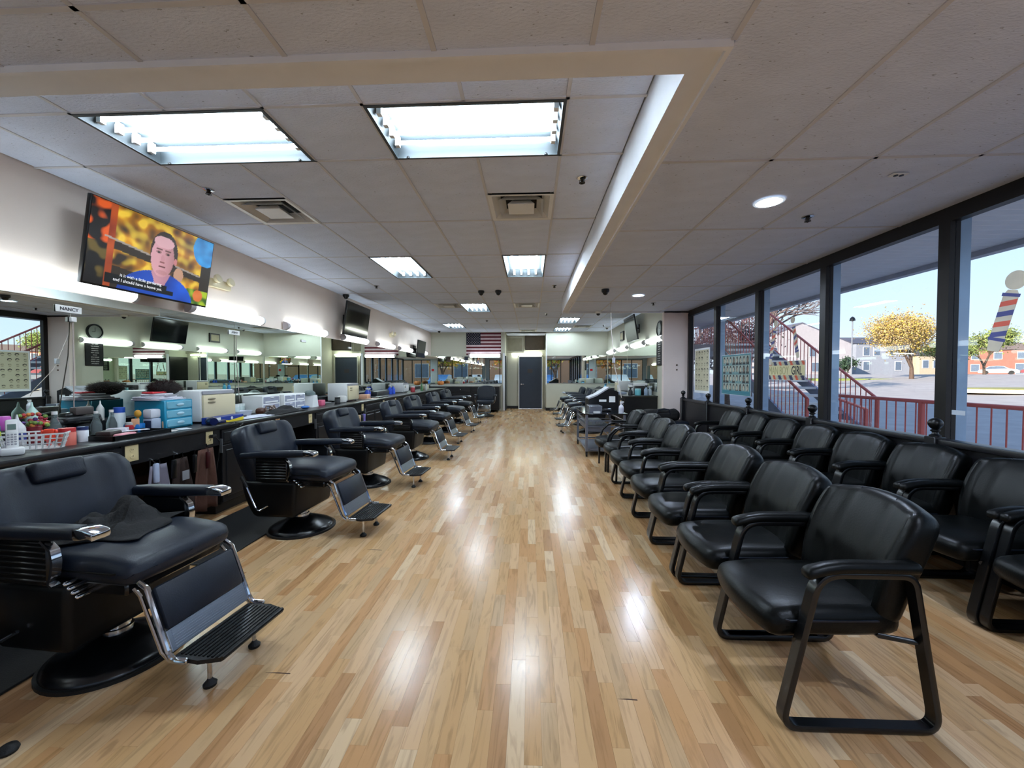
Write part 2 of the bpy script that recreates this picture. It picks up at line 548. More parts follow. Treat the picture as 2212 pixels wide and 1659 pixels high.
# coffer border: lower band, lip and lit inner faces
mb = MB()
mb.box(BX, BY, Zl, BX + .012, YS, 3.219); mb.box(XL, BY - .012, Zl, BX + .012, BY, 3.219)
mb.box(BX, BY, Zl - .006, BX + .11, YS, Zl); mb.box(XL, BY - .145, Zl - .006, BX + .11, BY, Zl)
mb.box(BX + .11, BY - .145, Zl - .024, BX + .131, YS, Zl + .02); mb.box(XL, BY - .166, Zl - .024, BX + .131, BY - .145, Zl + .02)
mb.box(BX + .012, BY, Zl + .0, BX + .11, YS, Zl + .019); mb.box(XL, BY - .145, Zl + .0, BX + .11, BY - .012, Zl + .019)
mb.build('coffer_border', M_trimw, ceiling, 0)
mb = MB(); mb.box(BX, YS, Zl - .03, XW + .0, YS + .03, 3.22)
mb.build('coffer_end', M_trimw, ceiling, 0)

# walls
def wallbox(name, m, *bx):
    b = MB()
    for q in bx: b.box(*q)
    return struct(b.build(name, m, smooth=0))
wallbox('wall_left', M_wall, (XL - .15, YF, 0, XL, YB, 3.25))
wallbox('wall_back', M_wallc, (XL - .15, YB, 0, -.98, YR + .15, 3.25), (.60, YB, 0, XR + .15, YR + .15, 3.25),
        (-.98, YR, 0, -.50, YR + .15, 3.25), (.50, YR, 0, .60, YR + .15, 3.25), (-.5, YR, 2.13, .5, YR + .15, 3.25), (-.98, YB + .02, Zc + .0, .6, YR, 3.25))
wallbox('wall_right', M_wallc, (XR, YS + .13, 0, XR + .12, YB, 3.25))
wallbox('wall_stub', M_pink, (2.80, YS, 0, XW + .1, YS + .12, Zl))
# baseboards
def base(name, *q):
    b = MB(); b.box(*q); struct(b.build(name, M_plast, smooth=0))
base('baseboard_back', -.98, YR - .012, 0, -.50, YR - .001, .11)
base('baseboard_back_right', .60, YB - .012, 0, 2.15, YB - .001, .11)
base('baseboard_recess', .585, YB, 0, .599, YR, .11)
base('baseboard_stub', 2.80, YS - .012, 0, XW - .35, YS - .001, .10)

# window wall on the right: bays
MY = [-3.2, -1.93, -.60, .73, 2.06, 3.39, 4.72, 6.05, 7.38, 8.62]
SZ, HZ = .85, 2.62
wallbox('wall_window_base', M_black, (XW, YF, 0, XW + .12, YS, SZ - .04))
wallbox('wall_window_head', M_frame, (XW - .02, YF, HZ + .03, XW + .12, YS, Zl + .05))
for i in range(len(MY) - 1):
    w = struct(thing('window_%d' % (i + 1), 'tall dark framed pane', 'window'))
    del w['label']; del w['category']
    y0, y1 = MY[i], MY[i + 1]
    b = MB(); b.box(XW - .03, y0 - .045, SZ - .03, XW + .05, y0 + .045, HZ + .04)
    b.box(XW - .03, y0 + .045, HZ - .02, XW + .05, y1 - .045, HZ + .04)
    if i == len(MY) - 2: b.box(XW - .03, y1 - .08, SZ - .03, XW + .05, y1 - .001, HZ + .04)
    b.build('window_frame', M_frame, w, 0)
    b = MB(); b.box(XW + .05, y0 - .045, SZ - .03, XW + .13, y0 + .045, HZ + .04)
    b.build('outer_mullion', M_frameo, w, 0)
    b = MB(); b.box(XW - .03, y0 + .045, SZ - .04, XW + .13, y1 - .045, SZ + .005)
    b.build('window_sill', mat('white sill', '#d6dbe2', .4, var=.03), w, 0)
    b = MB(); b.box(XW + .01, y0 + .045, SZ + .005, XW + .016, y1 - .045, HZ - .02)
    b.build('pane', M_glass, w, 0)
# front wall behind the camera: storefront
wallbox('wall_front', mat('front wall paint', '#a9bccb', .7, var=.03), (XL - .15, YF - .12, 0, -3.5, YF, 3.25), (-3.5, YF - .12, 2.62, XW + .1, YF, 3.25), (.35, YF - .12, 0, .95, YF, 2.62), (-3.5, YF - .12, 0, -.9, YF, .15), (.95, YF - .12, 0, XW + .1, YF, .15))
def storefront(name, xs, z0, z1, door=False):
    w = struct(thing(name, 'x', 'x')); del w['label']; del w['category']
    b = MB()
    for x in xs: b.box(x - .03, YF - .1, z0, x + .03, YF - .02, z1)
    b.box(xs[0], YF - .1, z1 - .06, xs[-1], YF - .02, z1); b.box(xs[0], YF - .1, z0, xs[-1], YF - .02, z0 + .06)
    if door: b.box(xs[0], YF - .1, 2.05, xs[-1], YF - .02, 2.12)
    b.build('door_frame' if door else 'window_frame', M_frame, w, 0)
    b = MB(); b.box(xs[0], YF - .065, z0, xs[-1], YF - .059, z1); b.build('pane', M_glass, w, 0)
    if door:
        b = MB(); b.tube([(xs[1] - .1, YF - .02, .9), (xs[1] - .1, YF + .04, .92), (xs[1] - .1, YF + .04, 1.2), (xs[1] - .1, YF - .02, 1.22)], .012); b.build('door_handle', M_chrome, w)
storefront('window_11', [-3.5, -2.6, -1.75, -.9], .15, 2.62)
storefront('door_2', [-.9, .35], 0, 2.62, True)
storefront('window_12', [.95, 1.75, 2.55, 3.3], .15, 2.62)

# back door in the recess
d = struct(thing('door_1', 'x', 'x', (0, YR, 0))); del d['label']; del d['category']
b = MB(); b.rbox(-.46, -.03, .01, .46, .01, 2.09, .003, 1); b.build('door_leaf', M_door, d)
b = MB(); b.box(-.5, -.05, 0, -.465, .02, 2.13); b.box(.465, -.05, 0, .5, .02, 2.13); b.box(-.5, -.05, 2.095, .5, .02, 2.13)
b.build('door_frame', mat('door casing', '#c2c1b4', .5, var=.02), d, 0)
b = MB(); b.cyl((-.37, -.035, .99), (-.37, -.055, .99), .032); b.cyl((-.37, -.05, .99), (-.37, -.085, .99), .012); b.rbox(-.385, -.1, .978, -.26, -.08, 1.002, .008)
b.build('door_handle', M_chrome, d)
b = MB(); b.rbox(-.12, -.034, 1.45, .08, -.031, 1.60, .002, 1); s_ = b.build('restroom_plate', mat('brown plate', '#3a3230', .5), d, 0)
# recess jamb strips + panels over the door
t = struct(thing('trim_1', 'x', 'x')); del t['label']; del t['category']
b = MB(); b.box(-1.06, YB - .03, 0, -.98, YB - .001, 2.2); b.build('corner_strip', M_trimw, t, 0)
b = MB(); b.box(-.979, YB + .0, 0, -.94, YR - .02, 2.1); b.build('black_jamb', M_plast, t, 0)
b = MB(); b.box(.585, YB - .02, 1.0, .625, YB + .0, 2.95); b.build('corner_strip', M_trimw, t, 0)
o = thing('access_panel', 'framed cream panel high on the wall, left above the slate door', 'wall panel', (-.64, YR - .02, 2.58))
b = MB(); b.box(-.38, -.03, -.33, .38, 0, .34); b.build('panel', M_wallc, o, 0)
b = MB(); q = .06
for bb in ((-.38, -.05, -.33, -.38 + q, -.03, .34), (.38 - q, -.05, -.33, .38, -.03, .34), (-.32, -.05, -.33, .32, -.03, -.33 + q), (-.32, -.05, .34 - q, .32, -.03, .34)): b.box(*bb)
b.build('frame', mat('cream moulding', '#a5a190', .6), o, 0)
b = MB(); b.box(-.30, -.034, -.25, .30, -.0305, .26); b.build('inset', mat('beige inset', '#8f8a78', .7), o, 0)
o = thing('vent_panel', 'dark brown framed panel high above the slate door', 'wall panel', (.175, YR - .02, 2.66))
b = MB(); b.box(-.37, -.03, -.27, .37, 0, .27); b.build('panel', mat('brown board', '#5a4f43', .7, bump=.2), o, 0)
b = MB(); q = .02
for bb in ((-.39, -.045, -.29, -.37, 0, .29), (.37, -.045, -.29, .39, 0, .29), (-.37, -.045, -.29, .37, 0, -.27), (-.37, -.045, .27, .37, 0, .29)): b.box(*bb)
b.build('frame', mat('dark brown wood', '#241a12', .5), o, 0)

# ================================================================ EXTERIOR
def gz(x, y):
    d = max(0, max(x - 7, 0) + .35 * max(0, y - 14) * (1 if x > 3 else 0))
    return -.40 + min(1.75, .040 * d)
mb = MB()
nx, ny = 60, 60
x0, x1, y0, y1 = 5.6, 150, -60, 150
xs = [x0 + (x1 - x0) * (i / nx) ** 2 for i in range(nx + 1)]
ys = [y0 + (y1 - y0) * j / ny for j in range(ny + 1)]
for y in ys:
    for x in xs: mb.v.append((x, y, gz(x, y))); mb.c.append((1, 1, 1, 1))
for j in range(ny):
    for i in range(nx):
        mb.f.append((j * (nx + 1) + i, j * (nx + 1) + i + 1, (j + 1) * (nx + 1) + i + 1, (j + 1) * (nx + 1) + i)); mb.mi.append(0)
struct(mb.build('parking_lot', mat('asphalt', '#a09a98', .85, var=.10, vs=1.5, bump=.3, bs=90, coords='Object')))
mb = MB(); mb.box(XW + .12, -6, -.5, 5.6, 30, -.05); struct(mb.build('walkway', mat('concrete', '#dcd8d0', .8, bump=.2), smooth=0))
mb = MB(); mb.box(-60, -70, -.6, XW + .12, YF - .14, -.06); mb.box(XW + .12, -70, -.6, 5.6, -6, -.07); struct(mb.build('front_lot', MATS['asphalt'], smooth=0))
# storey above and the covered walk
mb = MB(); mb.box(XL - .2, YF - .2, 3.42, XW + .2, 30, 7.0); struct(mb.build('upper_storey', mat('upper wall', '#9a8c80', .8), smooth=0))
so = thing('walkway_soffit', 'white slatted soffit of the covered walk outside the windows', 'soffit', (0, 0, 0))
mb = MB(); mb.box(XW + .13, YF, 2.92, 5.37, 13, 3.3); mb.build('roof_slab', M_trimw, so, 0)
mb = MB(); mb.rbox(-.97, -.063, 0, .97, .063, .03, .006, 1); sm = mb.mesh('soffit_board', mat('soffit board', '#e6e6ea', .55, var=.03), 0)
k = 0; y = -.9
while y < 12.9:
    inst('soffit_board', sm, (XW + 1.06, y, 2.865), so); y += .133
mb = MB(); mb.box(5.30, YF, 2.80, 5.42, 13, 3.35); mb.build('fascia', mat('pale fascia', '#b9bcc8', .5), so, 0)
mb = MB(); mb.lathe([(.13, 0), (.14, -.012), (.10, -.02)], (4.5, 6.3, 2.865), 20); mb.lathe([(.13, 0), (.14, -.012), (.10, -.02)], (4.5, 9.6, 2.865), 20); o = mb.build('soffit_light', M_white, so)

M_red = mat('red painted steel', '#cf6459', .45, var=.08)
def railing(label, p0, p1, step, bot=-.05, h=1.08, posts=(), slopez=None):
    """straight railing between two floor points"""
    p0, p1 = Vector(p0), Vector(p1)
    r = thing('railing', label, 'railing', p0, group='red railings outside')
    d = p1 - p0; n = max(1, int(d.length / step))
    b = MB(); up = Vector((0, 0, 1))
    b.tube([up * h, d + up * h], .026, 8); b.build('top_rail', M_red, r)
    b = MB(); b.tube([up * .12, d + up * .12], .016, 6); b.build('lower_rail', M_red, r)
    bm_ = MB(); bm_.cyl((0, 0, .12), (0, 0, h), .0085, n=6); me = bm_.mesh('baluster', M_red)
    pm = MB(); pm.box(-.025, -.025, 0, .025, .025, h); pme = pm.mesh('post', M_red, 0)
    for k in range(1, n): inst('baluster', me, d * k / n, r)
    for k in posts: inst('post', pme, d * k, r)
    return r
railing('red railing along the edge of the covered walk', (5.3, 2.6, -.05), (5.3, 7.3, -.05), .15, posts=(0, .33, .66, 1))
railing('short red railing down the far walkway steps, beyond the signed window', (5.3, 7.45, -.05), (6.9, 8.6, -.4), .16, posts=(0, 1))
# stairs
st = thing('outdoor_staircase', 'concrete and steel staircase climbing to the upper landing outside', 'staircase', (5.3, 8.0, -.05))
b = MB(); n = 14; rise = 2.3 / n; run = .27
tb = MB(); tb.box(0, 0, rise - .05, 1.25, run + .03, rise); tme = tb.mesh('tread', MATS['concrete'], 0)
for k in range(n): inst('tread', tme, (0.05, k * run, k * rise), st)
for xx in (0, 1.3):
    b.add([(xx, -.1, -.1), (xx, n * run, 2.3 - .22), (xx, n * run, 2.3 + .05), (xx, -.1, .16), (xx + .05, -.1, -.1), (xx + .05, n * run, 2.3 - .22), (xx + .05, n * run, 2.3 + .05), (xx + .05, -.1, .16)],
          [(0, 1, 2, 3), (4, 7, 6, 5), (0, 4, 5, 1), (1, 5, 6, 2), (2, 6, 7, 3), (3, 7, 4, 0)])
b.build('stringer', mat('grey blue steel', '#8d93a8', .5), st, 0)
b = MB(); b.box(-1.9, n * run, 2.1, 1.4, n * run + 6, 2.3); b.build('landing', mat('landing concrete', '#99959c', .7), st, 0)
railing('red sloping railing on the near side of the outdoor stairs', (5.32, 8.0, -.05), (5.32, 8.0 + n * run, 2.25), .15, h=.98, posts=(0, 1))
railing('red sloping railing on the far side of the outdoor stairs', (6.62, 8.0, -.05), (6.62, 8.0 + n * run, 2.25), .15, h=.98, posts=(0, 1))
railing('red level railing around the upper stair landing', (5.32, 11.8, 2.25), (5.32, 17.7, 2.25), .15, h=1.0, posts=(0, .5, 1))
railing('red level railing on the outer side of the upper landing', (6.7, 11.8, 2.25), (6.7, 17.7, 2.25), .15, h=1.0, posts=(0, .5, 1))
# block wall under the landing
bw = thing('block_wall', 'pale concrete block wall below the upper landing', 'wall', (3.6, 18.0, -.05))
b = MB(); b.box(0, .02, 0, 3.4, .2, 2.1); b.build('mortar', mat('mortar', '#a8a09a', .9), bw, 0)
b = MB(); b.rbox(-.195, -.02, -.093, .195, .02, .093, .006, 1); bme = b.mesh('block', mat('pale block', '#d2c9c2', .85, var=.06, bump=.3), 0)
for r_ in range(10):
    for c_ in range(8):
        x = .2 + c_ * .41 + (.2 if r_ % 2 else 0)
        if x < 3.25: inst('block', bme, (x, .01, .11 + r_ * .2), bw)

# trees
def tree(name, label, base_, h, crown, leafcol, nleaf, lsize, bare=False, seed=1, trunk=.22, spread=.55, depth=5, group=None, droop=0.0, first=.23):
    rr = random.Random(seed)
    root = thing(name, label, 'tree', base_, group=group)
    W = MB(); tips = []
    def br(p, d, L, r, lv):
        q = p + d * L
        n_ = 5 if lv > 1 else 7
        W.cyl(p, q, r, r * .68, n=n_, caps=False)
        if lv >= depth: tips.append(q); return
        if lv >= 2: tips.append(q)
        for k in range(3 if lv < depth - 1 else 3):
            a = rr.uniform(0, 2 * PI) + k * 2.1
            s_ = spread * rr.uniform(.6, 1.25)
            side = d.orthogonal().normalized()
            side = Matrix.Rotation(a, 3, d) @ side
            nd = (d * math.cos(s_) + side * math.sin(s_) + Vector((0, 0, .10 - droop))).normalized()
            br(q, nd, L * rr.uniform(.66, .86), r * .62, lv + 1)
    br(Vector((0, 0, -.1)), Vector((rr.uniform(-.05, .05), rr.uniform(-.05, .05), 1)).normalized(), h * first, trunk, 0)
    W.build('trunk', mat('bark ' + name, '#5b4a40' if not bare else '#6a5b58', .9, var=.2), root)
    if nleaf:
        Lf = MB(); cols = leafcol
        for k in range(nleaf):
            tp = rr.choice(tips)
            p = tp + Vector((rr.gauss(0, 1), rr.gauss(0, 1), rr.gauss(0, .8))) * crown
            Lf.col(rr.choice(cols))
            a = Vector((rr.uniform(-1, 1), rr.uniform(-1, 1), rr.uniform(-1, 1))).normalized()
            c = a.orthogonal().normalized() * lsize * rr.uniform(.6, 1.3); e = a.cross(c) * .6
            Lf.add([p - c, p - e, p + c, p + e], [(0, 1, 2, 3)])
        o = Lf.build('foliage', mat('leaves', '#888888', .8, attr='Col', var=.1), root, 0)
        o['kind'] = 'stuff'
    return root
YEL = ['#b79a3c', '#c4a549', '#a98f4e', '#c9ac62', '#9a8b50', '#b8a060']
BRN = ['#a98f6b', '#97825f', '#b59a72']
GRN = ['#6f7f3e', '#83924a', '#5e6d35', '#99a05a']
tree('autumn_tree', 'big yellow-leaved tree across the road, middle window', (33.5, 37, .6), 9.8, .60, YEL + BRN, 26000, .075, seed=3, trunk=.20, spread=.47, depth=6, first=.15)
tree('small_green_tree', 'small green tree behind and right of the big yellow one', (41.5, 42.5, .85), 4.6, .30, GRN, 5000, .08, seed=5, trunk=.16, spread=.5)
tree('leafy_green_tree', 'green tree before the brick row houses', (46, 43, .9), 6.2, .34, GRN, 6000, .09, seed=8, trunk=.15, spread=.42)
tree('roadside_tree', 'pale brown tree at the right edge of the window view', (41, 31.5, .6), 6.6, .32, BRN + YEL, 6000, .08, seed=12, trunk=.15, spread=.55)
tree('bare_tree', 'bare branching tree behind the outdoor stairs', (13.5, 25.5, -.1), 9.5, .5, [], 0, .1, True, seed=21, trunk=.2, spread=.5, depth=6)
tree('bare_tree', 'second bare tree, farther behind the stairs', (12.5, 32, .1), 11, .5, [], 0, .1, True, seed=23, trunk=.22, spread=.5, depth=6)
tree('pinkish_tree', 'dark pinkish-leaved tree behind the stair railings', (9.8, 20.5, -.2), 5.0, .4, ['#5a4a4e', '#6e5560', '#4c4a44'], 5000, .06, seed=25, trunk=.14, spread=.55)
tree('evergreen_shrub', 'dark conical evergreen beside the beige house', (29.8, 39.5, .6), 2.6, .18, ['#2e4030', '#38503a'], 1500, .10, seed=31, trunk=.10, spread=.28)

# houses
M_win = mat('house window glass', '#5d6a7c', .2, var=.1)
def house(label, x, y, w, d, z0, h, roofh, wallc, roofc, wins, rz=0, gable='x', brick=None, cat='house'):
    r = thing('house', label, cat, (x, y, z0), rz)
    b = MB(); b.box(-w / 2, 0, -1, w / 2, d, h); b.build('walls', mat('siding ' + wallc, wallc, .8, var=.05, vs=3), r, 0)
    b = MB(); o_ = .3
    if gable == 'x':
        b.prism([(-o_, h), (d / 2, h + roofh), (d + o_, h)], -w / 2 - o_, w / 2 + o_, 'x')
    else:
        b.prism([(-w / 2 - o_, h), (0, h + roofh), (w / 2 + o_, h)], .02, d + o_, 'y')
        g_ = MB(); g_.prism([(-w / 2, h - .01), (0, h + roofh - .25), (w / 2, h - .01)], -.01, .03, 'y'); g_.build('gable', MATS['siding ' + wallc], r, 0)
    b.build('roof', mat('roof ' + roofc, roofc, .85, var=.1, vs=5), r, 0)
    for (wx, wz, ww, wh) in wins:
        f = MB(); f.box(wx - ww / 2 - .08, -.07, wz - .08, wx + ww / 2 + .08, .02, wz + wh + .08)
        fo = f.build('window', mat('house trim', '#d8d8da', .6), r, 0)
        f = MB(); f.box(wx - ww / 2, -.09, wz, wx + ww / 2, -.05, wz + wh); f.build('pane', M_win, fo, 0)
    return r
house('large grey-white gabled house across the lot', 43, 66, 15, 12, 1.2, 5.0, 3.4, '#a9a3a6', '#5d5c68', [(-4.4, 3, 1, 1.4), (1.6, 3, 1, 1.4), (4.6, 3, 1, 1.4), (-4.4, .6, 1, 1.4), (2, .6, 1, 1.4)], 0, 'y')
house('blue-grey townhouse beside the gabled house', 63, 75, 9.5, 8, 1.3, 5.6, 1.4, '#8e929c', '#4c4e5c', [(-3, 3.4, 1, 1.5), (-1.2, 3.4, 1, 1.5), (1.4, 3.4, 1, 1.5), (3.2, 3.4, 1, 1.5), (-3, .8, 1, 1.5), (2.5, .8, 1, 1.5)])
house('low beige row house behind the yellow tree', 72, 74, 7.5, 8, 1.3, 3.4, 1.4, '#b4a48e', '#54525c', [(-2.8, 1.2, .9, 1.3), (-1.0, 1.2, .9, 1.3), (1.2, 1.2, .9, 1.3), (2.9, 1.2, .9, 1.3)])
W4 = [(-4.4, 3.1, 1, 1.3), (-1.4, 3.1, 1, 1.3), (1.6, 3.1, 1, 1.3), (4.6, 3.1, 1, 1.3), (-4.4, .6, 1.1, 1.4), (4.6, .6, 1.3, 1.4), (1.4, .1, 1, 2.0)]
house('brick row house with white door, second from the left of its row', 95.2, 84.8, 11.5, 8, 1.35, 4.9, 1.5, '#8c5f52', '#75655e', W4, R(-45))
house('cream row house at the far right of the window view', 103.7, 76.3, 11.5, 8, 1.35, 4.9, 1.5, '#b5aa94', '#75655e', W4[:4] + W4[4:6], R(-45))
house('pale brick row house at the left end of its row', 86.7, 93.3, 11.5, 8, 1.35, 4.9, 1.5, '#9a6d5c', '#6c5f5b', W4, R(-45))
house('brick row house seen past the large barber pole decal', 112.2, 67.8, 11.5, 8, 1.35, 4.9, 1.5, '#8f6456', '#75655e', W4, R(-45))
# cars
def car(label, x, y, z, rz, colr, L=4.4, kind='sedan'):
    r = thing('car', label, 'car', (x, y, z), rz, group='parked cars outside')
    prof = [(-.5, .25), (-.5, .62), (-.46, .78), (-.36, .84), (-.24, 1.32), (-.05, 1.42), (.12, 1.38), (.27, .92), (.44, .82), (.5, .6), (.5, .25)]
    b = MB()
    b.prism([(a * L, c) for a, c in prof], -.85, .85, 'y'); b.build('body', mat('car paint ' + colr, colr, .25, var=.05, coat=.6), r, 30)
    b = MB(); b.prism([(-.335 * L, .88), (-.225 * L, 1.28), (-.05 * L, 1.36), (.11 * L, 1.32), (.235 * L, .92)], -.86, .86, 'y'); b.build('windows', M_win, r, 0)
    w = MB(); w.cyl((0, -.12, 0), (0, .12, 0), .32, n=16); wm = w.mesh('wheel', M_rubber)
    for sx in (-.31, .31):
        for sy in (-.78, .78): inst('wheel', wm, (sx * L, sy, .32), r)
    return r
for i, (cc, lab) in enumerate([('#c9ccd2', 'silver car parked first from the trees'), ('#8a4248', 'dark red car parked between pale cars'), ('#b9c2cc', 'pale grey car parked right of the red car'), ('#d4d8de', 'white car parked farthest right across the road')]):
    x, y = 77.5 + i * 3.2, 70.5 - i * 3.2
    car(lab, x, y, gz(x, y), R(-45), cc)
car('blue car parked outside the front windows', 1.2, -8.2, -.06, R(88), '#2c6fb4')
car('white car parked outside the front door', -2.6, -9.0, -.06, R(92), '#c7cbd0')
tree('front_tree', 'orange tree beyond the front car park', (-3, -16, -.1), 6.5, .5, ['#c47a3a', '#b5722e', '#8f9a3e', '#c99a45'], 2500, .2, seed=41, trunk=.2)
tree('front_tree', 'yellow-green tree beyond the front car park', (3, -17, -.1), 6.5, .5, ['#a9a13e', '#8f9a3e', '#c99a45'], 2500, .2, seed=43, trunk=.2)
house('orange brick building across the front car park', 0, -30, 44, 8, -.1, 4.5, 1.0, '#b98a6a', '#6c5f5b', [(-9, 1, 2, 2), (-3, 1, 2, 2), (3, 1, 2, 2), (9, 1, 2, 2)], PI)
# kerb island and lamp/sign posts
o = thing('kerb_island', 'pale kerbed traffic island beyond the right window', 'kerb', (25.5, 22.5, gz(25, 22)))
b = MB(); pl = [(-3 + 3.2 * math.cos(a) + 3, 2.0 * math.sin(a)) for a in [PI / 2 + PI * k / 12 for k in range(13)]] + [(9, -2.0), (9, 2.0)]
b.prism(pl, 0, .18); b.build('kerb', mat('kerb concrete', '#d3c0a6', .8), o)
b = MB(); pl2 = [(p[0] * .9 + .35, p[1] * .82) for p in pl]; b.prism(pl2, .18, .21); b.build('grass', mat('dry grass', '#8d8a55', .9, var=.2), o)
b = MB(); b.box(27, 38, gz(30, 38) - .3, 44, 42, gz(30, 38) + .12); tag(b.build('grass_verge', mat('verge grass', '#8d9a52', .9, var=.2), smooth=0), 'strip of green verge in front of the far houses', 'grass')
def post(label, x, y, h, sign=None):
    r = thing('street_post', label, 'post', (x, y, gz(x, y)))
    b = MB(); b.cyl((0, 0, 0), (0, 0, h), .05, n=8); b.build('pole', mat('grey pole', '#7c8088', .5), r)
    if sign == 'stop':
        b = MB(); b.cyl((0, -.04, h - .3), (0, -.06, h - .3), .36, n=8); b.build('sign_back', mat('sign grey', '#c3c6c9', .4), r)
    if sign == 'lamp':
        b = MB(); b.lathe([(.05, 0), (.22, .05), (.16, .28), (.03, .4)], (0, 0, h), 10); b.build('lantern', M_plast, r)
post('thin post with round sign by the yellow tree', 34.5, 35.5, 2.6, 'stop')
post('slim bare post right of the round sign', 36.3, 36, 2.0)
post('dark street lantern before the gabled house', 27.6, 36, 5.2, 'lamp')

# ================================================================ FIXTURES
def troffer(x0, x1, y0, y1, label):
    cx, cy = (x0 + x1) / 2, (y0 + y1) / 2
    w, l = x1 - x0, y1 - y0
    alongx = w > l
    r = thing('ceiling_troffer', label, 'ceiling light', (cx, cy, Zc), group='fluorescent troffers in the raised ceiling')
    W, L_ = w / 2 - .004, l / 2 - .004
    b = MB(); t_ = .02
    for q in ((-W, -L_, -.006, -W + t_, L_, .01), (W - t_, -L_, -.006, W, L_, .01), (-W + t_, -L_, -.006, W - t_, -L_ + t_, .01), (-W + t_, L_ - t_, -.006, W - t_, L_, .01)): b.box(*q)
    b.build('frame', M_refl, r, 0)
    b = MB(); W2, L2 = W - t_, L_ - t_; a, c = W2 - .03, L2 - .03
    vs = [(-W2, -L2, .0), (W2, -L2, .0), (W2, L2, .0), (-W2, L2, .0), (-a, -c, .1), (a, -c, .1), (a, c, .1), (-a, c, .1)]
    b.add(vs, [(0, 1, 5, 4), (1, 2, 6, 5), (2, 3, 7, 6), (3, 0, 4, 7), (4, 5, 6, 7)])
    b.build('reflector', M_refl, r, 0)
    S, T = (L2, W2) if alongx else (W2, L2)
    for k in range(4):
        s_ = (-.62 + k * .413) * S
        b = MB()
        if alongx: b.cyl((-T + .05, s_, .045), (T - .05, s_, .045), .0135, n=8)
        else: b.cyl((s_, -T + .05, .045), (s_, T - .05, .045), .0135, n=8)
        b.build('tube', M_tube, r)
    b = MB()
    for e in (-1, 1):
        for k in range(4):
            s_ = (-.62 + k * .413) * S
            q = ((T - .035) * e, s_) if alongx else (s_, (T - .035) * e)
            b.box(q[0] - .015, q[1] - .018, .02, q[0] + .015, q[1] + .018, .09)
    b.build('lampholders', M_white, r, 0)['kind'] = 'stuff'
    if alongx:
        b = MB()
        for e in (-1, 1): b.ball((e * (W - .1), L_ - .03, -.008), .012, 6)
        b.build('latch', M_plast, r)
names = ['glowing four-tube troffer nearest the left wall, set crosswise', 'glowing four-tube troffer nearest the camera on the right, set crosswise',
         'second-row troffer on the left, tubes running lengthwise', 'second-row troffer on the right, just before the coffer edge',
         'third-row troffer beside a square vent', 'far left troffer near the back wall', 'far right troffer beyond the lower ceiling', 'farthest right troffer close to the back wall']
for q, nm in zip(UF, names): troffer(*q, nm)

def vent(x0, x1, y0, y1, label):
    cx, cy = (x0 + x1) / 2, (y0 + y1) / 2
    r = thing('ceiling_vent', label, 'air vent', (cx, cy, Zc), group='square ceiling diffusers')
    def ring(b, a0, z0, a1, z1, th=.004):
        vs = []
        for a, z in ((a0, z0), (a1, z1), (a1 - th, z1 + th), (a0 - th, z0 + th)):
            vs += [(-a, -a, z), (a, -a, z), (a, a, z), (-a, a, z)]
        fs = []
        for i in range(4):
            j = (i + 1) % 4
            for k in range(4): fs.append((i * 4 + k, i * 4 + (k + 1) % 4, j * 4 + (k + 1) % 4, j * 4 + k))
        b.add(vs, fs)
    b = MB(); ring(b, .298, -.004, .262, .0, .006); ring(b, .262, 0, .20, .07); b.build('frame', M_white, r, 0)
    b = MB(); b.box(-.26, -.26, .08, .26, .26, .09); ring(b, .262, .0, .258, .09, .002); b.build('plenum', M_dark, r, 0)
    b = MB(); ring(b, .205, -.01, .15, .045); b.build('louvre', M_white, r, 0)
    b = MB(); ring(b, .125, -.012, .09, .03); b.rbox(-.122, -.122, -.014, .122, .122, -.006, .003, 1); b.build('centre_plate', M_white, r, 0)
vn = ['square ceiling diffuser between the two rows of troffers, centre', 'square ceiling diffuser on the left, before the mounted television', 'far ceiling diffuser left of the third troffer', 'far ceiling diffuser right of centre, before the door', 'ceiling diffuser right above the door recess', 'dark square return grille over the right stations']
for q, nm in zip(UV, vn): vent(*q, nm)

def sprinkler(x, y, z, label):
    r = thing('sprinkler', label, 'sprinkler', (x, y, z), group='ceiling sprinklers')
    b = MB(); b.lathe([(.045, .006), (.045, 0), (.03, -.008)], n=16); b.build('escutcheon', M_chrome, r)
    b = MB(); b.cyl((0, 0, 0), (0, 0, -.035), .012, n=8); b.cyl((0, 0, -.035), (0, 0, -.038), .025, n=12)
    b.tube([(-.016, 0, -.01), (-.02, 0, -.03), (0, 0, -.045)], .003, 5); b.tube([(.016, 0, -.01), (.02, 0, -.03), (0, 0, -.045)], .003, 5)
    b.build('head', mat('dark bronze', '#2a241e', .4, .6), r)
for p, nm in (((-2.8, 3.42, Zc), 'sprinkler head near the television and left vent'), ((.42, 3.36, Zc), 'sprinkler head right of the near central vent'),
              ((2.32, 3.52, Zl), 'sprinkler head in the lower ceiling near the windows'), ((-2.8, 7.25, Zc), 'sprinkler head left of the second-row troffers'),
              ((.43, 7.36, Zc), 'sprinkler head beside the far coffer edge'), ((2.28, 7.63, Zl), 'sprinkler head in the far lower ceiling'),
              ((.42, 10.8, Zc), 'small sprinkler beyond the far central vent'), ((2.4, 13.4, Zc), 'small sprinkler over the right stations'), ((-1.3, 12.0, Zc), 'small sprinkler by the far left troffer')):
    sprinkler(*p, nm)
def dome(x, y, z, label, base='black', s=1.0):
    r = thing('dome_camera', label, 'security camera', (x, y, z), group='dome security cameras')
    mb_ = M_plast if base == 'black' else M_white
    b = MB(); b.lathe([(.06 * s, 0), (.062 * s, -.03 * s), (.05 * s, -.05 * s)], n=18); b.build('housing', mb_, r)
    b = MB(); b.ball((0, 0, -.05 * s), .042 * s, 10); b.build('lens_dome', M_plast, r)
dome(-.95, 7.75, Zc, 'left one of the paired black dome cameras on the ceiling')
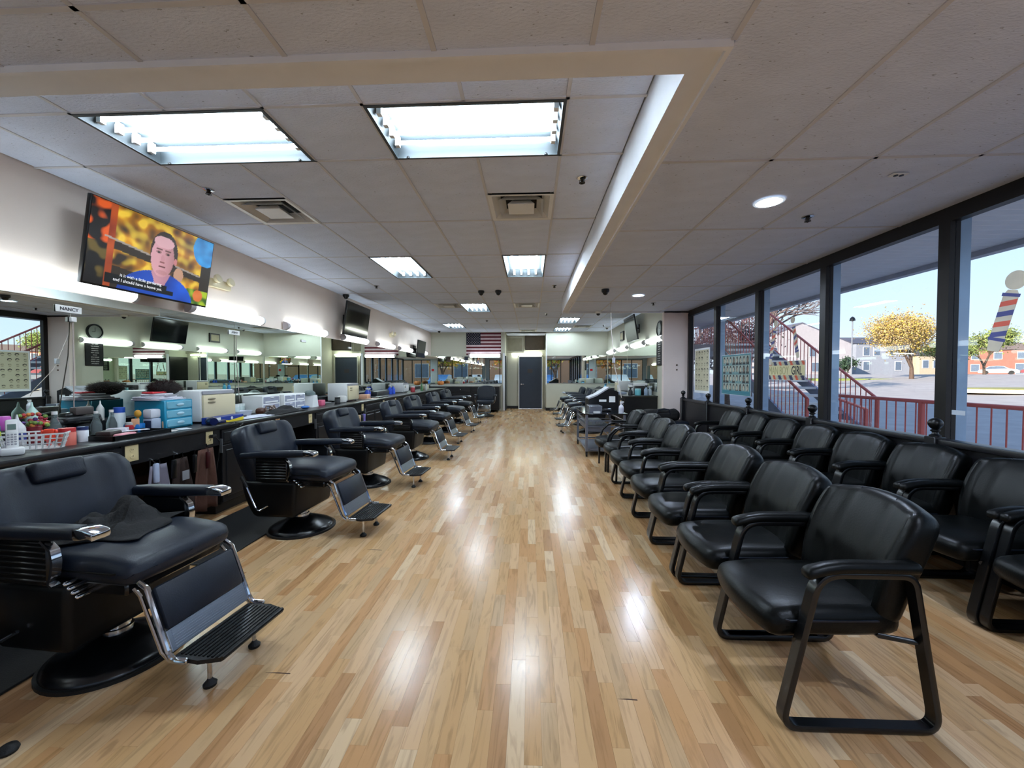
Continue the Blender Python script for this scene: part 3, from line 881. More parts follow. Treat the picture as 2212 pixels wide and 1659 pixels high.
dome(-.62, 7.75, Zc, 'right one of the paired black dome cameras on the ceiling')
dome(1.16, 6.35, Zl, 'black dome camera under the lower ceiling')
dome(1.42, 8.56, Zl, 'white dome camera at the end edge of the lower ceiling', 'white')
dome(-3.72, 8.0, Zc, 'black dome camera in the left wall corner above the second television')
dome(-3.4, 14.9, Zc, 'small dark dome camera in the back left corner', s=.8)
dome(2.6, 13.9, Zc, 'small white dome camera over the right wall', 'white', s=.9)
def can(x, y, label):
    r = thing('recessed_light', label, 'ceiling light', (x, y, Zl), group='round recessed lights')
    b = MB(); n = 28; vs = []
    prof = [(.105, -.004), (.088, -.006), (.088, .0), (.06, .09)]
    b.lathe(prof[:3], n=n)
    b = MB()
    for (rr, z) in prof:
        for k in range(n): vs.append((rr * math.cos(2 * PI * k / n), rr * math.sin(2 * PI * k / n), z))
    b.add(vs, [(i * n + k, i * n + (k + 1) % n, (i + 1) * n + (k + 1) % n, (i + 1) * n + k) for i in range(3) for k in range(n)])
    b.build('reflector', mat('self-lit reflector', '#e4eef4', .25, .2, emit=.10, ecol='#dfeefa', var=.02), r)  # emission stands in for window light mirrored in the reflector
    b = MB(); b.lathe([(.05, .02), (.055, -.0), (.03, -.0), (.001, -.002)], (0, 0, -.0), n)
    b.build('bulb', mat('frosted bulb', '#dfe8ee', .4, emit=210, ecol='#d4e6ff', var=0), r)  # glow added to unlit lamps to brighten the right side
can(1.82, 3.2, 'round recessed light in the near lower ceiling')
can(1.80, 6.86, 'round recessed light in the far lower ceiling')
can(1.82, .3, 'added out-of-view recessed light over the front of the waiting chairs')  # unseen lamp, added to brighten the floor and lower ceiling
can(1.82, -1.8, 'added out-of-view recessed light near the shop front')  # another unseen lamp added as fill from the front
o = thing('ceiling_sensor', 'small rectangular sensor plate on the lower ceiling by the windows', 'sensor', (2.42, 2.8, Zl))
b = MB(); b.rbox(-.05, -.025, -.008, .05, .025, 0, .003, 1); b.build('plate', M_white, o)
b = MB(); b.lathe([(.013, -.008), (.013, -.012), (.004, -.012)], (-.018, 0, 0), 10); b.lathe([(.013, -.008), (.013, -.012), (.004, -.012)], (.018, 0, 0), 10); b.build('sensor_eyes', M_plast, o)

def walllamp(label, loc, rz, L_=1.22, rd=.062):
    """bar lamp; local +x points away from the wall, length along y"""
    r = thing('vanity_light', label, 'wall light', loc, rz, group='bar lights above the mirrors')
    b = MB(); b.rbox(0, -L_ / 2 + .02, -.03, .03, L_ / 2 - .02, .03, .005, 1); b.build('back_plate', M_lampoff, r)
    n = 12; vs = []
    prof = [(.02 + .085 * math.sin(PI * k / n), rd * math.cos(PI * k / n)) for k in range(n + 1)]
    b = MB(); y0, y1 = -L_ / 2 + .07, L_ / 2 - .03
    b.prism(prof, y0, y1, 'y'); b.build('diffuser', M_diff, r, 60)
    for e, (a, c) in enumerate(((-L_ / 2, y0), (y1, L_ / 2))):
        b = MB(); b.prism([(p[0] * 1.03, p[1] * 1.05) for p in prof], a, c, 'y'); b.build('end_cap', M_lampoff if e == 0 else M_white, r, 60)
LL = [(-1.0, ''), (.95, 'out'), (3.1, ''), (4.93, ''), (6.71, ''), (8.61, ''), (10.46, ''), (12.14, ''), (13.95, '')]  # the bar light beside the camera is unseen, added for lighting
LN = ['bar light on the left wall behind the camera', 'added out-of-view bar light on the left wall beside the camera', 'long bar light under the big television, nearest in view', 'second bar light, right of the emergency lamp', 'third bar light, ahead of the black television', 'fourth bar light, below the black television', 'fifth bar light along the left wall', 'sixth bar light along the left wall', 'last bar light on the left wall before the corner']
for (y, _), nm in zip(LL, LN): walllamp(nm, (XL, y, 2.15), 0, 1.25)
for y, nm in ((9.55, 'nearest bar light on the right wall, by the price board'), (11.05, 'second bar light on the right wall, under the tilted television'), (12.85, 'third bar light on the right wall'), (14.6, 'last bar light on the right wall')):
    walllamp(nm, (XR, y, 2.2), PI, 1.25)
walllamp('bar light below the flag on the back wall', (-1.77, YB, 2.105), -PI / 2, 1.25)
o = thing('door_light', 'twin bare tube light above the slate door', 'wall light', (-.15, YR, 2.19))
b = MB(); b.box(-.62, -.05, -.02, .62, -.001, .02); b.build('housing', M_white, o, 0)
for sx in (-.31, .31):
    b = MB(); b.cyl((sx - .29, -.075, 0), (sx + .29, -.075, 0), .022, n=10); b.build('tube', mat('door tube', '#ffffff', .4, emit=6, ecol=(.93, 1, .9), var=0), o)

# mirrors
def mirror(label, loc, rz, w, z0, z1):
    """local: width along x, facing -y"""
    r = thing('wall_mirror', label, 'mirror', loc, rz, group='frameless wall mirrors')
    b = MB(); b.box(-w / 2 + .002, -.006, z0, w / 2 - .002, -.0005, z1); b.build('glass', M_mirror, r, 0)
    b = MB(); b.box(-w / 2 + .002, -.01, z0 - .012, w / 2 - .002, 0, z0); b.build('channel', M_brush, r, 0)
ML = [-2.9, -.1, 2.4, 5.01, 7.57, 10.1, 12.7, 15.44]
mn = ['mirror panel on the left wall behind the camera', 'mirror panel on the left wall beside the camera', 'nearest mirror panel in view on the left wall', 'second mirror panel on the left wall, behind the white drawers', 'third mirror panel on the left wall', 'fourth mirror panel on the left wall', 'last mirror panel on the left wall']
for i in range(7):
    mirror(mn[i], (-3.80, (ML[i] + ML[i + 1]) / 2, 0), PI / 2, ML[i + 1] - ML[i], 1.01, 2.075)
wallbox('trim_2', M_wall, (XL, YF, .9, -3.801, YB, 2.085))
mirror('wide mirror on the back wall above the black counter', (-2.45, YB, 0), 0, 2.7, 1.03, 2.08)
mirror('wide mirror on the back wall right of the door', (1.77, YB, 0), 0, 2.28, 1.06, 2.10)
mirror('nearer mirror panel on the right wall', (XR, 10.9, 0), -PI / 2, 2.9, 1.0, 2.1)
mirror('farther mirror panel on the right wall', (XR, 13.88, 0), -PI / 2, 3.0, 1.0, 2.1)

# televisions
def blob(u, v, cx, cy, rx, ry): return max(0.0, 1 - ((u - cx) / rx) ** 2 - ((v - cy) / ry) ** 2)
def mixc(a, b, t): t = max(0, min(1, t)); return tuple(a[i] * (1 - t) + b[i] * t for i in range(3))
def tvimg(u, v):
    n1 = noise.noise(Vector((u * 6, v * 5, 3))) ; n2 = noise.noise(Vector((u * 13, v * 9, 8)))
    c = lin('#2a2016')
    yb = n1 * .6 + n2 * .4
    band = 0
    if .14 < u < .9:
        s = v + .18 * u
        if s > .78: band = 1 - blob(u, v, .5, .98, .5, .12)
        if .30 < s < .50 or .60 < s < .86: band = 1
    if band: c = mixc(lin('#2a2016'), mixc(lin('#c07c10'), lin('#dcb436'), n2 * 3 + .4), (yb + .30) * 2.0)
    if u < .12: c = mixc(lin('#120d0c'), lin('#c85018') if v > .5 else lin('#5a4a20'), (n2 + .05) * 3)
    if .12 <= u < .165: c = mixc(lin('#7a2a10'), lin('#a8481a'), n1 + .5)
    if blob(u, v, .93, .84, .13, .25): c = mixc(lin('#1c6fae'), lin('#2f9ad8'), n2 + .5)
    # bars
    d = v - (.62 - .22 * u)
    if abs(d) < .012 and .1 < u < .9: c = lin('#8f8178')
    if v < .22 and u > .78: c = mixc(lin('#31561c'), lin('#9fb424'), n2 * 2 + .4)
    if blob(u, v, .90, .13, .05, .09): c = mixc(lin('#c05a1e'), lin('#d2763a'), n2 + .5)
    # ear side hand
    if blob(u, v, .69, .36, .045, .10): c = lin('#b08468')
    # shirt
    sh = max(blob(u, v, .53, -.06, .32, .40), 0)
    if sh > 0: c = mixc(lin('#12307e'), lin('#1c50b8'), .35 + n1 + (u - .4))
    if abs(u - .535) < .075 - (.30 - v) * .25 and .10 < v < .34: c = mixc(lin('#a87480'), lin('#c08c94'), .4 + n1)
    # head
    hx, hy = .54, .56
    if blob(u, v, hx + .005, hy + .04, .118, .30): c = lin('#2c1d18')
    if blob(u, v, hx - .005, hy - .02, .098, .27): c = mixc(lin('#c48d92'), lin('#8f5a58'), (u - hx) * 5 + .2)
    if blob(u, v, hx - .005, hy + .19, .085, .08): c = lin('#c9989c')
    if blob(u, v, hx, .335, .05, .03): c = mixc(c, lin('#a06a68'), .5)
    for ex in (-.042, .035):
        if blob(u, v, hx + ex, hy + .045, .022, .02): c = lin('#8a5e5c')
        if blob(u, v, hx + ex, hy + .04, .012, .012): c = lin('#241a1c')
        if abs(v - (hy + .085)) < .007 and abs(u - hx - ex) < .025: c = lin('#5c3a34')
    if blob(u, v, hx - .004, hy - .035, .016, .055): c = lin('#b57c80')
    if blob(u, v, hx - .004, hy - .085, .022, .014): c = lin('#7a4644')
    if blob(u, v, hx - .002, hy - .145, .032, .014): c = lin('#5e2f30')
    if blob(u, v, .648, .53, .014, .05): c = lin('#b87070')
    if .13 < u < .66 and .045 < v < .17 and (v < .11 or u < .60): c = lin('#050506')
    return c
def darkimg(u, v):
    c = .02 + .02 * noise.noise(Vector((u * 5, v * 4, 1)))
    return (c, c * 1.05, c * 1.1)
def tv(label, loc, rz, w, h, tilt, img=None, lit=0.0, reach=.2):
    """local: screen faces -y, tilted down by tilt about its centre"""
    r = thing('television', label, 'television', loc, rot=(0, 0, rz))
    Mx = Matrix.Rotation(tilt, 4, 'X')
    b = MB(); b.rbox(-w / 2, 0, -h / 2, w / 2, .035, h / 2, .006, 2, M=Mx); b.rbox(-w * .33, .035, -h * .32, w * .33, .07, h * .3, .01, 1, M=Mx); b.build('casing', M_plast, r)
    rt = (tilt, 0, 0)
    if img:
        p = picture('screen', w - .022, h - .024, 176, 100, img, mat('lit screen', '#ffffff', .35, attr='Col', var=0, emit=lit), r, Mx @ Vector((0, -.0015, .004)), rt)
    else:
        b = MB(); b.box(-w / 2 + .01, -.002, -h / 2 + .016, w / 2 - .01, -.0005, h / 2 - .01, M=Mx)
        b.build('screen', mat('dark glossy screen', '#0b0c0f', .08, var=.1, spec=.8), r, 0)
    b = MB(); p0 = Mx @ Vector((0, .07, 0)); b.tube([p0, Vector((p0.x, reach, p0.z))], .025, 8); b.rbox(-.12, reach - .02, -.12, .12, reach, .12, .004, 1)
    b.build('wall_bracket', M_metalb, r)
    return r
t1 = tv('large lit television showing a man in a blue shirt', (-3.52, 3.68, 2.48), PI / 2, 1.24, .71, R(9), tvimg, .085, reach=.325)
M_txt = mat('caption letters', '#d8d8d8', .5, emit=.16, var=0)
for k, s_ in enumerate(('it it with a little gardening', 'and I should have a home yet.')):
    q = Matrix.Rotation(R(9), 4, 'X') @ Vector((-.135 - .02 * k, -.0035, -.225 - k * .045))
    text_mesh(s_, .038, M_txt, 'caption', t1, q, (R(99), 0, 0), depth=.0003)
tv('black switched-off television on the left wall', (-3.58, 8.24, 2.50), PI / 2, 1.12, .66, R(8), reach=.265)
tv('far small television on the left wall', (-3.60, 13.2, 2.22), PI / 2, .95, .56, R(6), reach=.245)
tv('tilted grey television on the right wall', (2.70, 11.1, 2.62), -PI / 2, 1.12, .66, R(10), reach=.225)
# emergency lights
def emerg(label, loc):
    r = thing('emergency_light', label, 'emergency light', loc)
    b = MB(); b.rbox(0, -.16, -.05, .05, .16, .05, .01, 2); b.build('body', M_cream, r)
    for s_ in (-.10, .11):
        b = MB(); b.lathe([(.02, 0), (.05, .03), (.052, .06), (.045, .065)], n=14, M=Matrix.Translation((.04, s_, .04)) @ Matrix.Rotation(R(75), 4, 'Y')); b.build('lamp_head', M_cream, r)
emerg('cream twin-head emergency light beside the lit television', (XL, 4.82, 2.50))
emerg('cream emergency light between the two far televisions', (XL, 11.0, 2.47))
b = MB(); b.rbox(-.14, 0, -.035, .14, .02, .035, .004, 1)
o = tag(b.build('wall_plaque', M_cream, loc=(XL + .03, 14.3, 2.0), rot=(0, 0, PI / 2)), 'small cream plaque near the far left corner', 'plaque')

# flag
def flag():
    r = thing('flag', 'striped flag with a starred blue canton hung on the back wall', 'flag', (-1.80, YB - .012, 2.555))
    w, h = 1.34, .86
    def fy(x, z): return -.008 * math.sin(x * 9) * (1 if z < .2 else .6) - .004
    rows = MB(); rs = MB()
    sh = h / 13
    for k in range(13):
        tgt = rows if k % 2 == 0 else rs
        z1 = h / 2 - k * sh; z0 = z1 - sh
        xa = -w / 2 + (w * .41 if k < 7 else 0)
        n = 16
        vs = []
        for i in range(n + 1):
            x = xa + (w / 2 - xa) * i / n
            vs += [(x, fy(x, z0), z0), (x, fy(x, z1), z1)]
        tgt.add(vs, [(2 * i, 2 * i + 2, 2 * i + 3, 2 * i + 1) for i in range(n)])
    rows.build('red_stripes', mat('flag red', '#5a1420', .8), r, 0)
    rs.build('white_stripes', mat('flag white', '#c9b5b8', .8), r, 0)
    n = 8; vs = []
    for i in range(n + 1):
        x = -w / 2 + w * .41 * i / n
        vs += [(x, fy(x, 0), h / 2 - 7 * sh), (x, fy(x, 1), h / 2)]
    b = MB(); b.add(vs, [(2 * i, 2 * i + 2, 2 * i + 3, 2 * i + 1) for i in range(n)]); b.build('canton', mat('flag blue', '#0f1426', .8), r, 0)
    b = MB()
    for rr in range(9):
        cnt = 6 if rr % 2 == 0 else 5
        for c in range(cnt):
            cx = -w / 2 + w * .41 * ((c + (.5 if cnt == 6 else 1)) / 6); cz = h / 2 - 7 * sh * (rr + .8) / 9.6
            p = [(cx + (.019 if k % 2 == 0 else .008) * math.sin(k * PI / 5), -.02, cz + (.019 if k % 2 == 0 else .008) * math.cos(k * PI / 5)) for k in range(10)]
            b.add(p, [tuple(range(10))])
    b.build('stars', MATS['flag white'], r, 0)
flag()

# clock, price board, framed certificate on the right wall
o = thing('wall_clock', 'round dark wall clock above the price board', 'clock', (XR, 9.27, 2.42), -PI / 2)
b = MB(); b.lathe([(.19, 0), (.19, .03), (.16, .045), (.155, .02), (.001, .02)], n=28, M=Matrix.Rotation(R(90), 4, 'X')); b.build('case', M_plast, o)
b = MB(); b.cyl((0, -.022, 0), (0, -.025, 0), .152, n=28); b.build('dial', mat('grey dial', '#7f857c', .5), o)
b = MB(); b.box(-.005, -.03, 0, .005, -.027, .1); b.box(0, -.03, -.005, .07, -.027, .005); b.build('hands', M_plast, o, 0)
o = thing('price_board', 'narrow black letter board with white price lines', 'sign', (XR, 9.25, 1.93), -PI / 2)
b = MB(); b.rbox(-.20, -.03, -.33, .20, 0, .33, .004, 1); b.build('board', mat('black felt', '#120d0c', .8), o)
M_let = mat('white letters', '#d6d2cc', .5, var=0)
text_mesh('BARBER SHOP PRICES', .028, M_let, 'heading', o, (0, -.032, .30), (R(90), 0, 0))
for k, s_ in enumerate(['HAIR CUT', 'FLAT TOP', 'SENIOR CUT', 'CHILDREN', 'SHAMPOO', 'BEARD TRIM', 'SHAVE', 'RAZOR LINE', 'HOT TOWEL', 'HEAD SHAVE', 'EYEBROWS']):
    text_mesh(s_, .032, M_let, 'price_line', o, (.0, -.032, .24 - k * .052), (R(90), 0, 0))
o = thing('framed_certificate', 'small dark framed certificate on the right wall', 'picture frame', (XR, 12.95, 2.60), -PI / 2)
b = MB(); b.rbox(-.22, -.05, -.15, .22, 0, .15, .01, 1); b.build('frame', mat('dark wood frame', '#1f1812', .4), o)
b = MB(); b.box(-.17, -.053, -.10, .17, -.05, .10); b.build('paper', mat('old paper', '#a59a7c', .7), o, 0)
# switches on the stub wall
for z, nm in ((1.59, 'upper small brown hook on the pale stub wall'), (1.49, 'lower small brown hook on the pale stub wall')):
    b = MB(); b.lathe([(.018, 0), (.018, .008), (.008, .02)], n=12, M=Matrix.Rotation(R(90), 4, 'X'))
    tag(b.build('wall_hook', mat('brown hook', '#5a4638', .5), loc=(3.07, YS, z)), nm, 'hook')

# station name plates on the mirror
for y, nm in ((3.15, 'NANCY'), (5.0, 'ANNY')):
    o = thing('name_plate', 'white name plate reading %s on the left mirror' % nm, 'sign', (-3.79, y, 1.93), PI / 2)
    b = MB(); b.rbox(-.095, -.006, -.028, .095, 0, .028, .003, 1); b.build('plate', M_white, o)
    text_mesh(nm, .038, mat('dark ink', '#2a2c33', .5, var=0), 'name', o, (0, -.008, 0), (R(90), 0, 0), bold=.0006)
for y, nm in ((6.58, 'small white name plate on the third mirror panel'), (8.31, 'small white name plate farther along the left mirror')):
    b = MB(); b.rbox(-.07, -.006, -.02, .07, 0, .02, .003, 1)
    tag(b.build('name_plate', M_white, loc=(-3.79, y, 1.95), rot=(0, 0, PI / 2)), nm, 'sign')
o = thing('power_cable', 'thin pale cord hanging from a small white box on the left mirror', 'cord', (-3.78, 3.17, 1.85))
b = MB(); b.rbox(-.01, -.02, -.02, .015, .02, .02, .003, 1); b.build('box', M_white, o)
b = MB(); b.tube([(0, 0, -.02), (.01, -.01, -.3), (.06, -.06, -.85)], .004, 6); b.build('cord', mat('pale cord', '#a89c94', .6), o)
o = thing('power_cable', 'thin pale cord hanging down the mirror seam by the ANNY plate', 'cord', (-3.78, 5.02, 1.9))
b = MB(); b.tube([(0, 0, 0), (.004, 0, -.4), (.01, .03, -.86)], .004, 6); b.build('cord', MATS['pale cord'], o)

# ================================================================ COUNTERS
CT = .90
M_front = mat('black cabinet front', '#17171a', .35, var=.2, vs=12)
M_wood = mat('dark brown panel', '#4a2f22', .5, var=.25, vs=4, stretch=(1, 1, 6))
M_hing = mat('pewter pull', '#8d9095', .35, .8)
o = thing('worktop', 'long black laminate worktop along the left wall', 'worktop', (0, 0, 0))
b = MB(); b.rbox(XL + .05, YF + .005, CT - .04, -3.04, YB - .76, CT, .008, 2); b.build('slab', M_top, o)
b = MB(); b.rbox(XL + .05, YF + .005, CT, -3.70, YB - .76, CT + .10, .006, 1); b.build('back_ledge', M_top, o)
CY = [(.35, 1.15), (2.07, 2.87), (3.84, 4.62), (5.59, 6.45), (7.32, 8.17), (9.10, 9.95), (10.85, 11.7), (12.6, 13.45)]
b = MB(); pv = YF
for (a, c) in CY + [(14.68, 14.7)]:
    b = MB(); b.box(-3.09, pv + .002, .70, -3.07, a - .002, CT - .041); pv = c; b.build('fascia', M_front, o, 0)
wallbox('trim_3', M_wood, (XL, YF + .01, .11, XL + .06, YB - .76, .85))
def cab_door(y0, y1, z0, z1, parent, nm='door', knob=None):
    b = MB(); b.rbox(-3.075, y0 + .004, z0, -3.055, y1 - .004, z1, .003, 1)
    if z1 - z0 > .25:
        b.rbox(-3.058, y0 + .05, z0 + .05, -3.046, y1 - .05, z1 - .05, .006, 1)
    else:
        b.rbox(-3.058, y0 + .025, z0 + .025, -3.05, y1 - .025, z1 - .025, .004, 1)
    d = b.build(nm, M_front, parent, 30)
    if knob:
        h = MB(); h.rbox(-3.05, knob[0] - .008, knob[1] - .05, -3.03, knob[0] + .008, knob[1] + .05, .006, 1); h.build('handle', M_hing, d)
cn = ['black cabinet under the worktop beside the camera', 'black cabinet behind the nearest barber chair', 'black cabinet between the brown capes and the second barber chair', 'black cabinet behind the third barber chair', 'black cabinet right of the hanging brushes, behind the fourth barber chair', 'black cabinet behind the fifth barber chair', 'black cabinet behind the sixth barber chair', 'farthest black cabinet on the left side']
for (a, c), nm in zip(CY, cn):
    o = thing('base_cabinet', nm, 'cabinet', (0, 0, 0), group='black base cabinets on the left')
    b = MB(); b.box(XL + .08, a, .10, -3.08, c, CT - .041); b.box(XL + .08, a + .01, 0, -3.14, c - .01, .10); b.build('carcass', M_black, o, 0)
    m = (a + c) / 2
    cab_door(a, c, .70, .845, o, 'drawer')
    cab_door(a, m, .12, .69, o); cab_door(m, c, .12, .69, o)
    b = MB(); b.box(-3.07, a - .012, .62, -3.045, a - .002, .76); b.build('hinge', M_hing, o, 0)
# outlets on the fascia
M_out = mat('cream outlet plate', '#d2c092', .45, var=.03)
M_outp = mat('peach outlet plate', '#d3a67c', .45, var=.03)
def outlet(y, z, label, m=M_out, s=1.0):
    o = thing('outlet', label, 'outlet', (-3.07, y, z), group='wall outlets on the counter front')
    b = MB(); b.rbox(0, -.042 * s, -.062, .006, .042 * s, .062, .003, 2); b.build('plate', m, o)
    b = MB()
    for zz in (-.025, .025): b.lathe([(.018, 0), (.018, .003), (.015, .004)], n=14, M=Matrix.Translation((.006, 0, zz)) @ Matrix.Rotation(R(90), 4, 'Y'))
    b.build('socket', m, o)
    b = MB()
    for zz in (-.025, .025):
        b.box(.0098, -.007, zz - .002, .0105, -.004, zz + .008); b.box(.0098, .004, zz - .002, .0105, .007, zz + .008)
    b.build('slots', M_dark, o, 0)
outlet(2.95, .79, 'large cream outlet above the nearest barber chair', s=1.25)
outlet(3.70, .79, 'cream outlet with a black plug, above the brown capes')
outlet(4.74, .83, 'peach outlet behind the second barber chair', M_outp)
outlet(5.47, .78, 'cream outlet left of the second cabinet')
outlet(7.22, .79, 'cream outlet above the hanging brushes')
outlet(8.28, .79, 'cream outlet beside the third cabinet')
outlet(9.02, .80, 'small cream outlet behind the fifth barber chair')
o = thing('plug', 'black double plug with drooping cord in the outlet', 'plug', (-3.055, 3.70, .80))
b = MB(); b.rbox(0, -.02, -.01, .04, .03, .02, .006); b.tube([(.03, .02, 0), (.05, .05, -.05), (.03, .06, -.2), (.0, .03, -.45), (-.05, .0, -.68)], .004, 6); b.build('body', M_rubber, o)
# back counter
o = thing('back_counter', 'black counter with pale top under the back wall mirror', 'counter', (0, 0, 0))
b = MB(); b.box(XL + .05, YB - .74, .08, -1.15, YB - .002, .94); b.build('carcass', M_black, o, 0)
b = MB(); b.rbox(XL + .05, YB - .76, .94, -1.12, YB - .002, .985, .006, 1); b.build('top', mat('pale counter top', '#a9a8a2', .35), o)
for (a, c) in ((-2.95, -2.2), (-2.18, -1.62), (-1.60, -1.17)):
    b = MB(); b.rbox(a, YB - .76, .14, c, YB - .74, .72, .003, 1); b.rbox(a + .05, YB - .768, .19, c - .05, YB - .758, .67, .004, 1); d_ = b.build('door', M_front, o)
    b = MB(); b.rbox(a, YB - .76, .74, c, YB - .74, .92, .003, 1); d_ = b.build('drawer', M_front, o)
    h = MB(); h.ball(((a + c) / 2, YB - .775, .83), .016, 8); h.build('knob', M_chrome, d_)
# right counter
o = thing('worktop', 'black worktop along the far right wall', 'worktop', (0, 0, 0))
b = MB(); b.rbox(2.15, 9.4, CT - .04, XR - .001, YB - .01, CT, .008, 2); b.build('slab', mat('dark green worktop', '#2a2b27', .35, var=.1), o)
o = thing('base_cabinet', 'black end cabinet below the right-hand worktop', 'cabinet', (0, 0, 0))
b = MB(); b.box(2.19, 9.43, .0, XR - .001, 10.5, CT - .041); b.build('carcass', M_black, o, 0)
for i, (a, nm) in enumerate(((11.3, 'black cabinet in the middle of the right-hand counter'), (13.3, 'farthest black cabinet of the right-hand counter'))):
    o = thing('base_cabinet', nm, 'cabinet', (0, 0, 0))
    b = MB(); b.box(2.19, a, .0, XR - .001, a + 1.1, CT - .041); b.build('carcass', M_black, o, 0)
    b = MB(); b.rbox(2.17, a + .02, .1, 2.19, a + .54, .84, .004, 1); b.build('door', M_front, o); b = MB(); b.rbox(2.17, a + .56, .1, 2.19, a + 1.08, .84, .004, 1); b.build('door', M_front, o)

# floor mats
for (a, c, nm) in ((.55, 2.72, 'black rubber mat under the nearest barber chair'), (2.80, 4.35, 'black rubber mat under the second barber chair')):
    b = MB(); b.rbox(-2.97, a, .0, -2.30, c, .012, .004, 1); tag(b.build('floor_mat', M_rubber), nm, 'floor mat', 'anti-fatigue mats')
for q in ((-1.18, 1.80, .12, 'dark scratch on the floor below the nearest footrest'), (-1.24, 3.12, .12, 'thin dark scratch on the floor before the second chair'), (.42, 1.72, .08, 'short dark mark on the floor right of the middle')):
    b = MB(); b.prism([(-q[2] / 2, 0), (q[2] / 2, -.004), (q[2] / 2, .001), (0, .004)], 0.0002, .001); tag(b.build('floor_scratch', mat('scratch', '#3a2010', .7), loc=(q[0], q[1], 0), smooth=0), q[3], 'floor mark')

# ================================================================ BARBER CHAIR (faces +x)
def barber_chair(label):
    r = thing('barber_chair', label, 'barber chair', (0, 0, 0), group='black barber chairs')
    b = MB(); b.lathe([(.282, 0), (.282, .016), (.268, .018)], n=40); b.build('rubber_ring', M_rubber, r)
    b = MB(); b.lathe([(.268, .017), (.266, .028), (.235, .048), (.17, .076), (.10, .105), (.066, .118)], n=40); b.build('base', M_metalb, r, 50)
    b = MB(); b.lathe([(.062, .10), (.062, .14), (.052, .142), (.052, .33)], n=24); b.build('pump_column', M_chrome, r)
    def hull(u, v, w, p):
        k = (1 - w) / 2
        if u < 0: p.x *= 1 - .30 * k * k
        p.y *= 1 - .06 * k * k
        if u > 0: p.x -= .03 * k
        return p
    b = MB(); b.rbox(-.35, -.300, .185, .145, .300, .50, .032, 3, (2, 2, 4), hull); b.build('side_covers', mat('black shell plastic', '#07080a', .42, var=.2, spec=.28), r)
    b = MB(); b.rbox(-.25, -.24, .44, .36, .24, .50, .01, 1); b.build('seat_frame', M_metalb, r)
    for s_ in (-1, 1):
        b = MB(); M0 = Matrix.Translation((.155, s_ * .268, .478)) @ Matrix.Rotation(R(40), 4, 'Y')
        for k in range(4): b.rbox(-.05 + k * .026, -.034, 0, -.032 + k * .026, .034, .014, .005, 1, M=M0)
        b.build('corner_trim', M_chrome, r)
    def seatf(u, v, w, p):
        if w > 0: p.z += .022 * (1 - v * v) * (1 - .4 * u * u) - .02 * max(0, u - .5) * 2
        if u > .3: p.z -= .012 * (u - .3)
        p.x += .022 * (1 - v * v) * max(0, u)
        return p
    b = MB(); b.rbox(-.25, -.265, .495, .405, .265, .612, .045, 3, (6, 6, 1), seatf); b.build('seat', M_leather, r)
    b = MB(); b.tube([(-.2, -.262, .55), (.33, -.266, .55), (.395, -.235, .548), (.424, 0, .548), (.395, .235, .548), (.33, .266, .55), (-.2, .262, .55)], .0045, 6); b.build('piping', M_leath2, r)
    # back
    T = Matrix.Translation((-.27, 0, .50)) @ Matrix.Rotation(R(-16), 4, 'Y')
    def backf(u, v, w, p):
        q = (w + 1) / 2
        wid = .80 + .20 * math.sin(min(1, q * 1.45) * PI / 2)
        if q > .80: wid -= .16 * ((q - .80) / .20) ** 2
        p.y *= wid
        if q > .9: p.z -= .018 * abs(v) ** 2
        edge = max(0, abs(v) - .50) / .50
        if u > 0:
            p.x += .055 * edge ** .7 * (1 - edge ** 3) - .012 * (1 - edge)
            p.x += .018 * math.sin(q * PI)
        return p
    b = MB(); b.rbox(-.055, -.338, -.06, .055, .338, .475, .042, 3, (0, 12, 8), backf, M=T); b.build('backrest', M_leather, r)
    def hr(u, v, w, p):
        if u > 0: p.x += .010 * (1 - v * v)
        return p
    b = MB(); b.rbox(.02, -.11, .362, .080, .11, .468, .022, 3, (0, 4, 3), hr, M=T); b.build('headrest', M_leather, r)
    b = MB(); b.cyl(T @ Vector((0, -.03, .3)), T @ Vector((0, -.03, .44)), .008, n=8); b.build('headrest_post', M_chrome, r)
    # arms
    for s_ in (-1, 1):
        y = s_ * .308
        a = MB(); a.rbox(-.33, y - .036, .700, .245, y + .036, .752, .02, 3, (5, 1, 0), lambda u, v, w, p: (p.x, p.y, p.z + (.018 * max(0, u - .1) - .012 * max(0, -u - .3)) + .010 * (w > 0) * (1 - u * u)))
        arm = a.build('armrest', M_leather, r)
        a = MB(); a.rbox(.235, y - .037, .708, .335, y + .037, .757, .009, 2, (1, 0, 0), lambda u, v, w, p: (p.x, p.y, p.z - .014 * max(0, u) * (w > 0) + .012)); a.build('chrome_tip', M_chrome, arm)
        a = MB(); a.rbox(-.20, y - .014, .505, .085, y + .014, .70, .010, 1)
        for k in range(7): a.rbox(-.19, y + s_ * .010, .525 + k * .024, .075, y + s_ * .019, .536 + k * .024, .004, 1)
        a.build('side_panel', M_plast, r)
        a = MB(); pts = [(.05, y, .70), (.098, y, .66), (.108, y, .61), (.100, y, .56), (.085, y, .52), (.10, y, .507)]
        a.sweep(pts, [(-.006, -.017), (.006, -.017), (.006, .017), (-.006, .017)], side=(0, 1, 0)); a.build('arm_bracket', M_chrome, r)
    # lever
    b = MB(); b.tube([(-.31, -.335, .545), (-.262, -.335, .455)], .013, 8); b.build('lever_grip', M_rubber, r)
    b = MB(); b.tube([(-.262, -.335, .455), (-.19, -.335, .29), (-.175, -.335, .268), (-.155, -.33, .262), (-.09, -.315, .30)], .0075, 8); b.build('lever', M_chrome, r)
    # footrest
    A = Vector((.435, 0, .475)); B = Vector((.545, 0, .185)); d = (B - A)
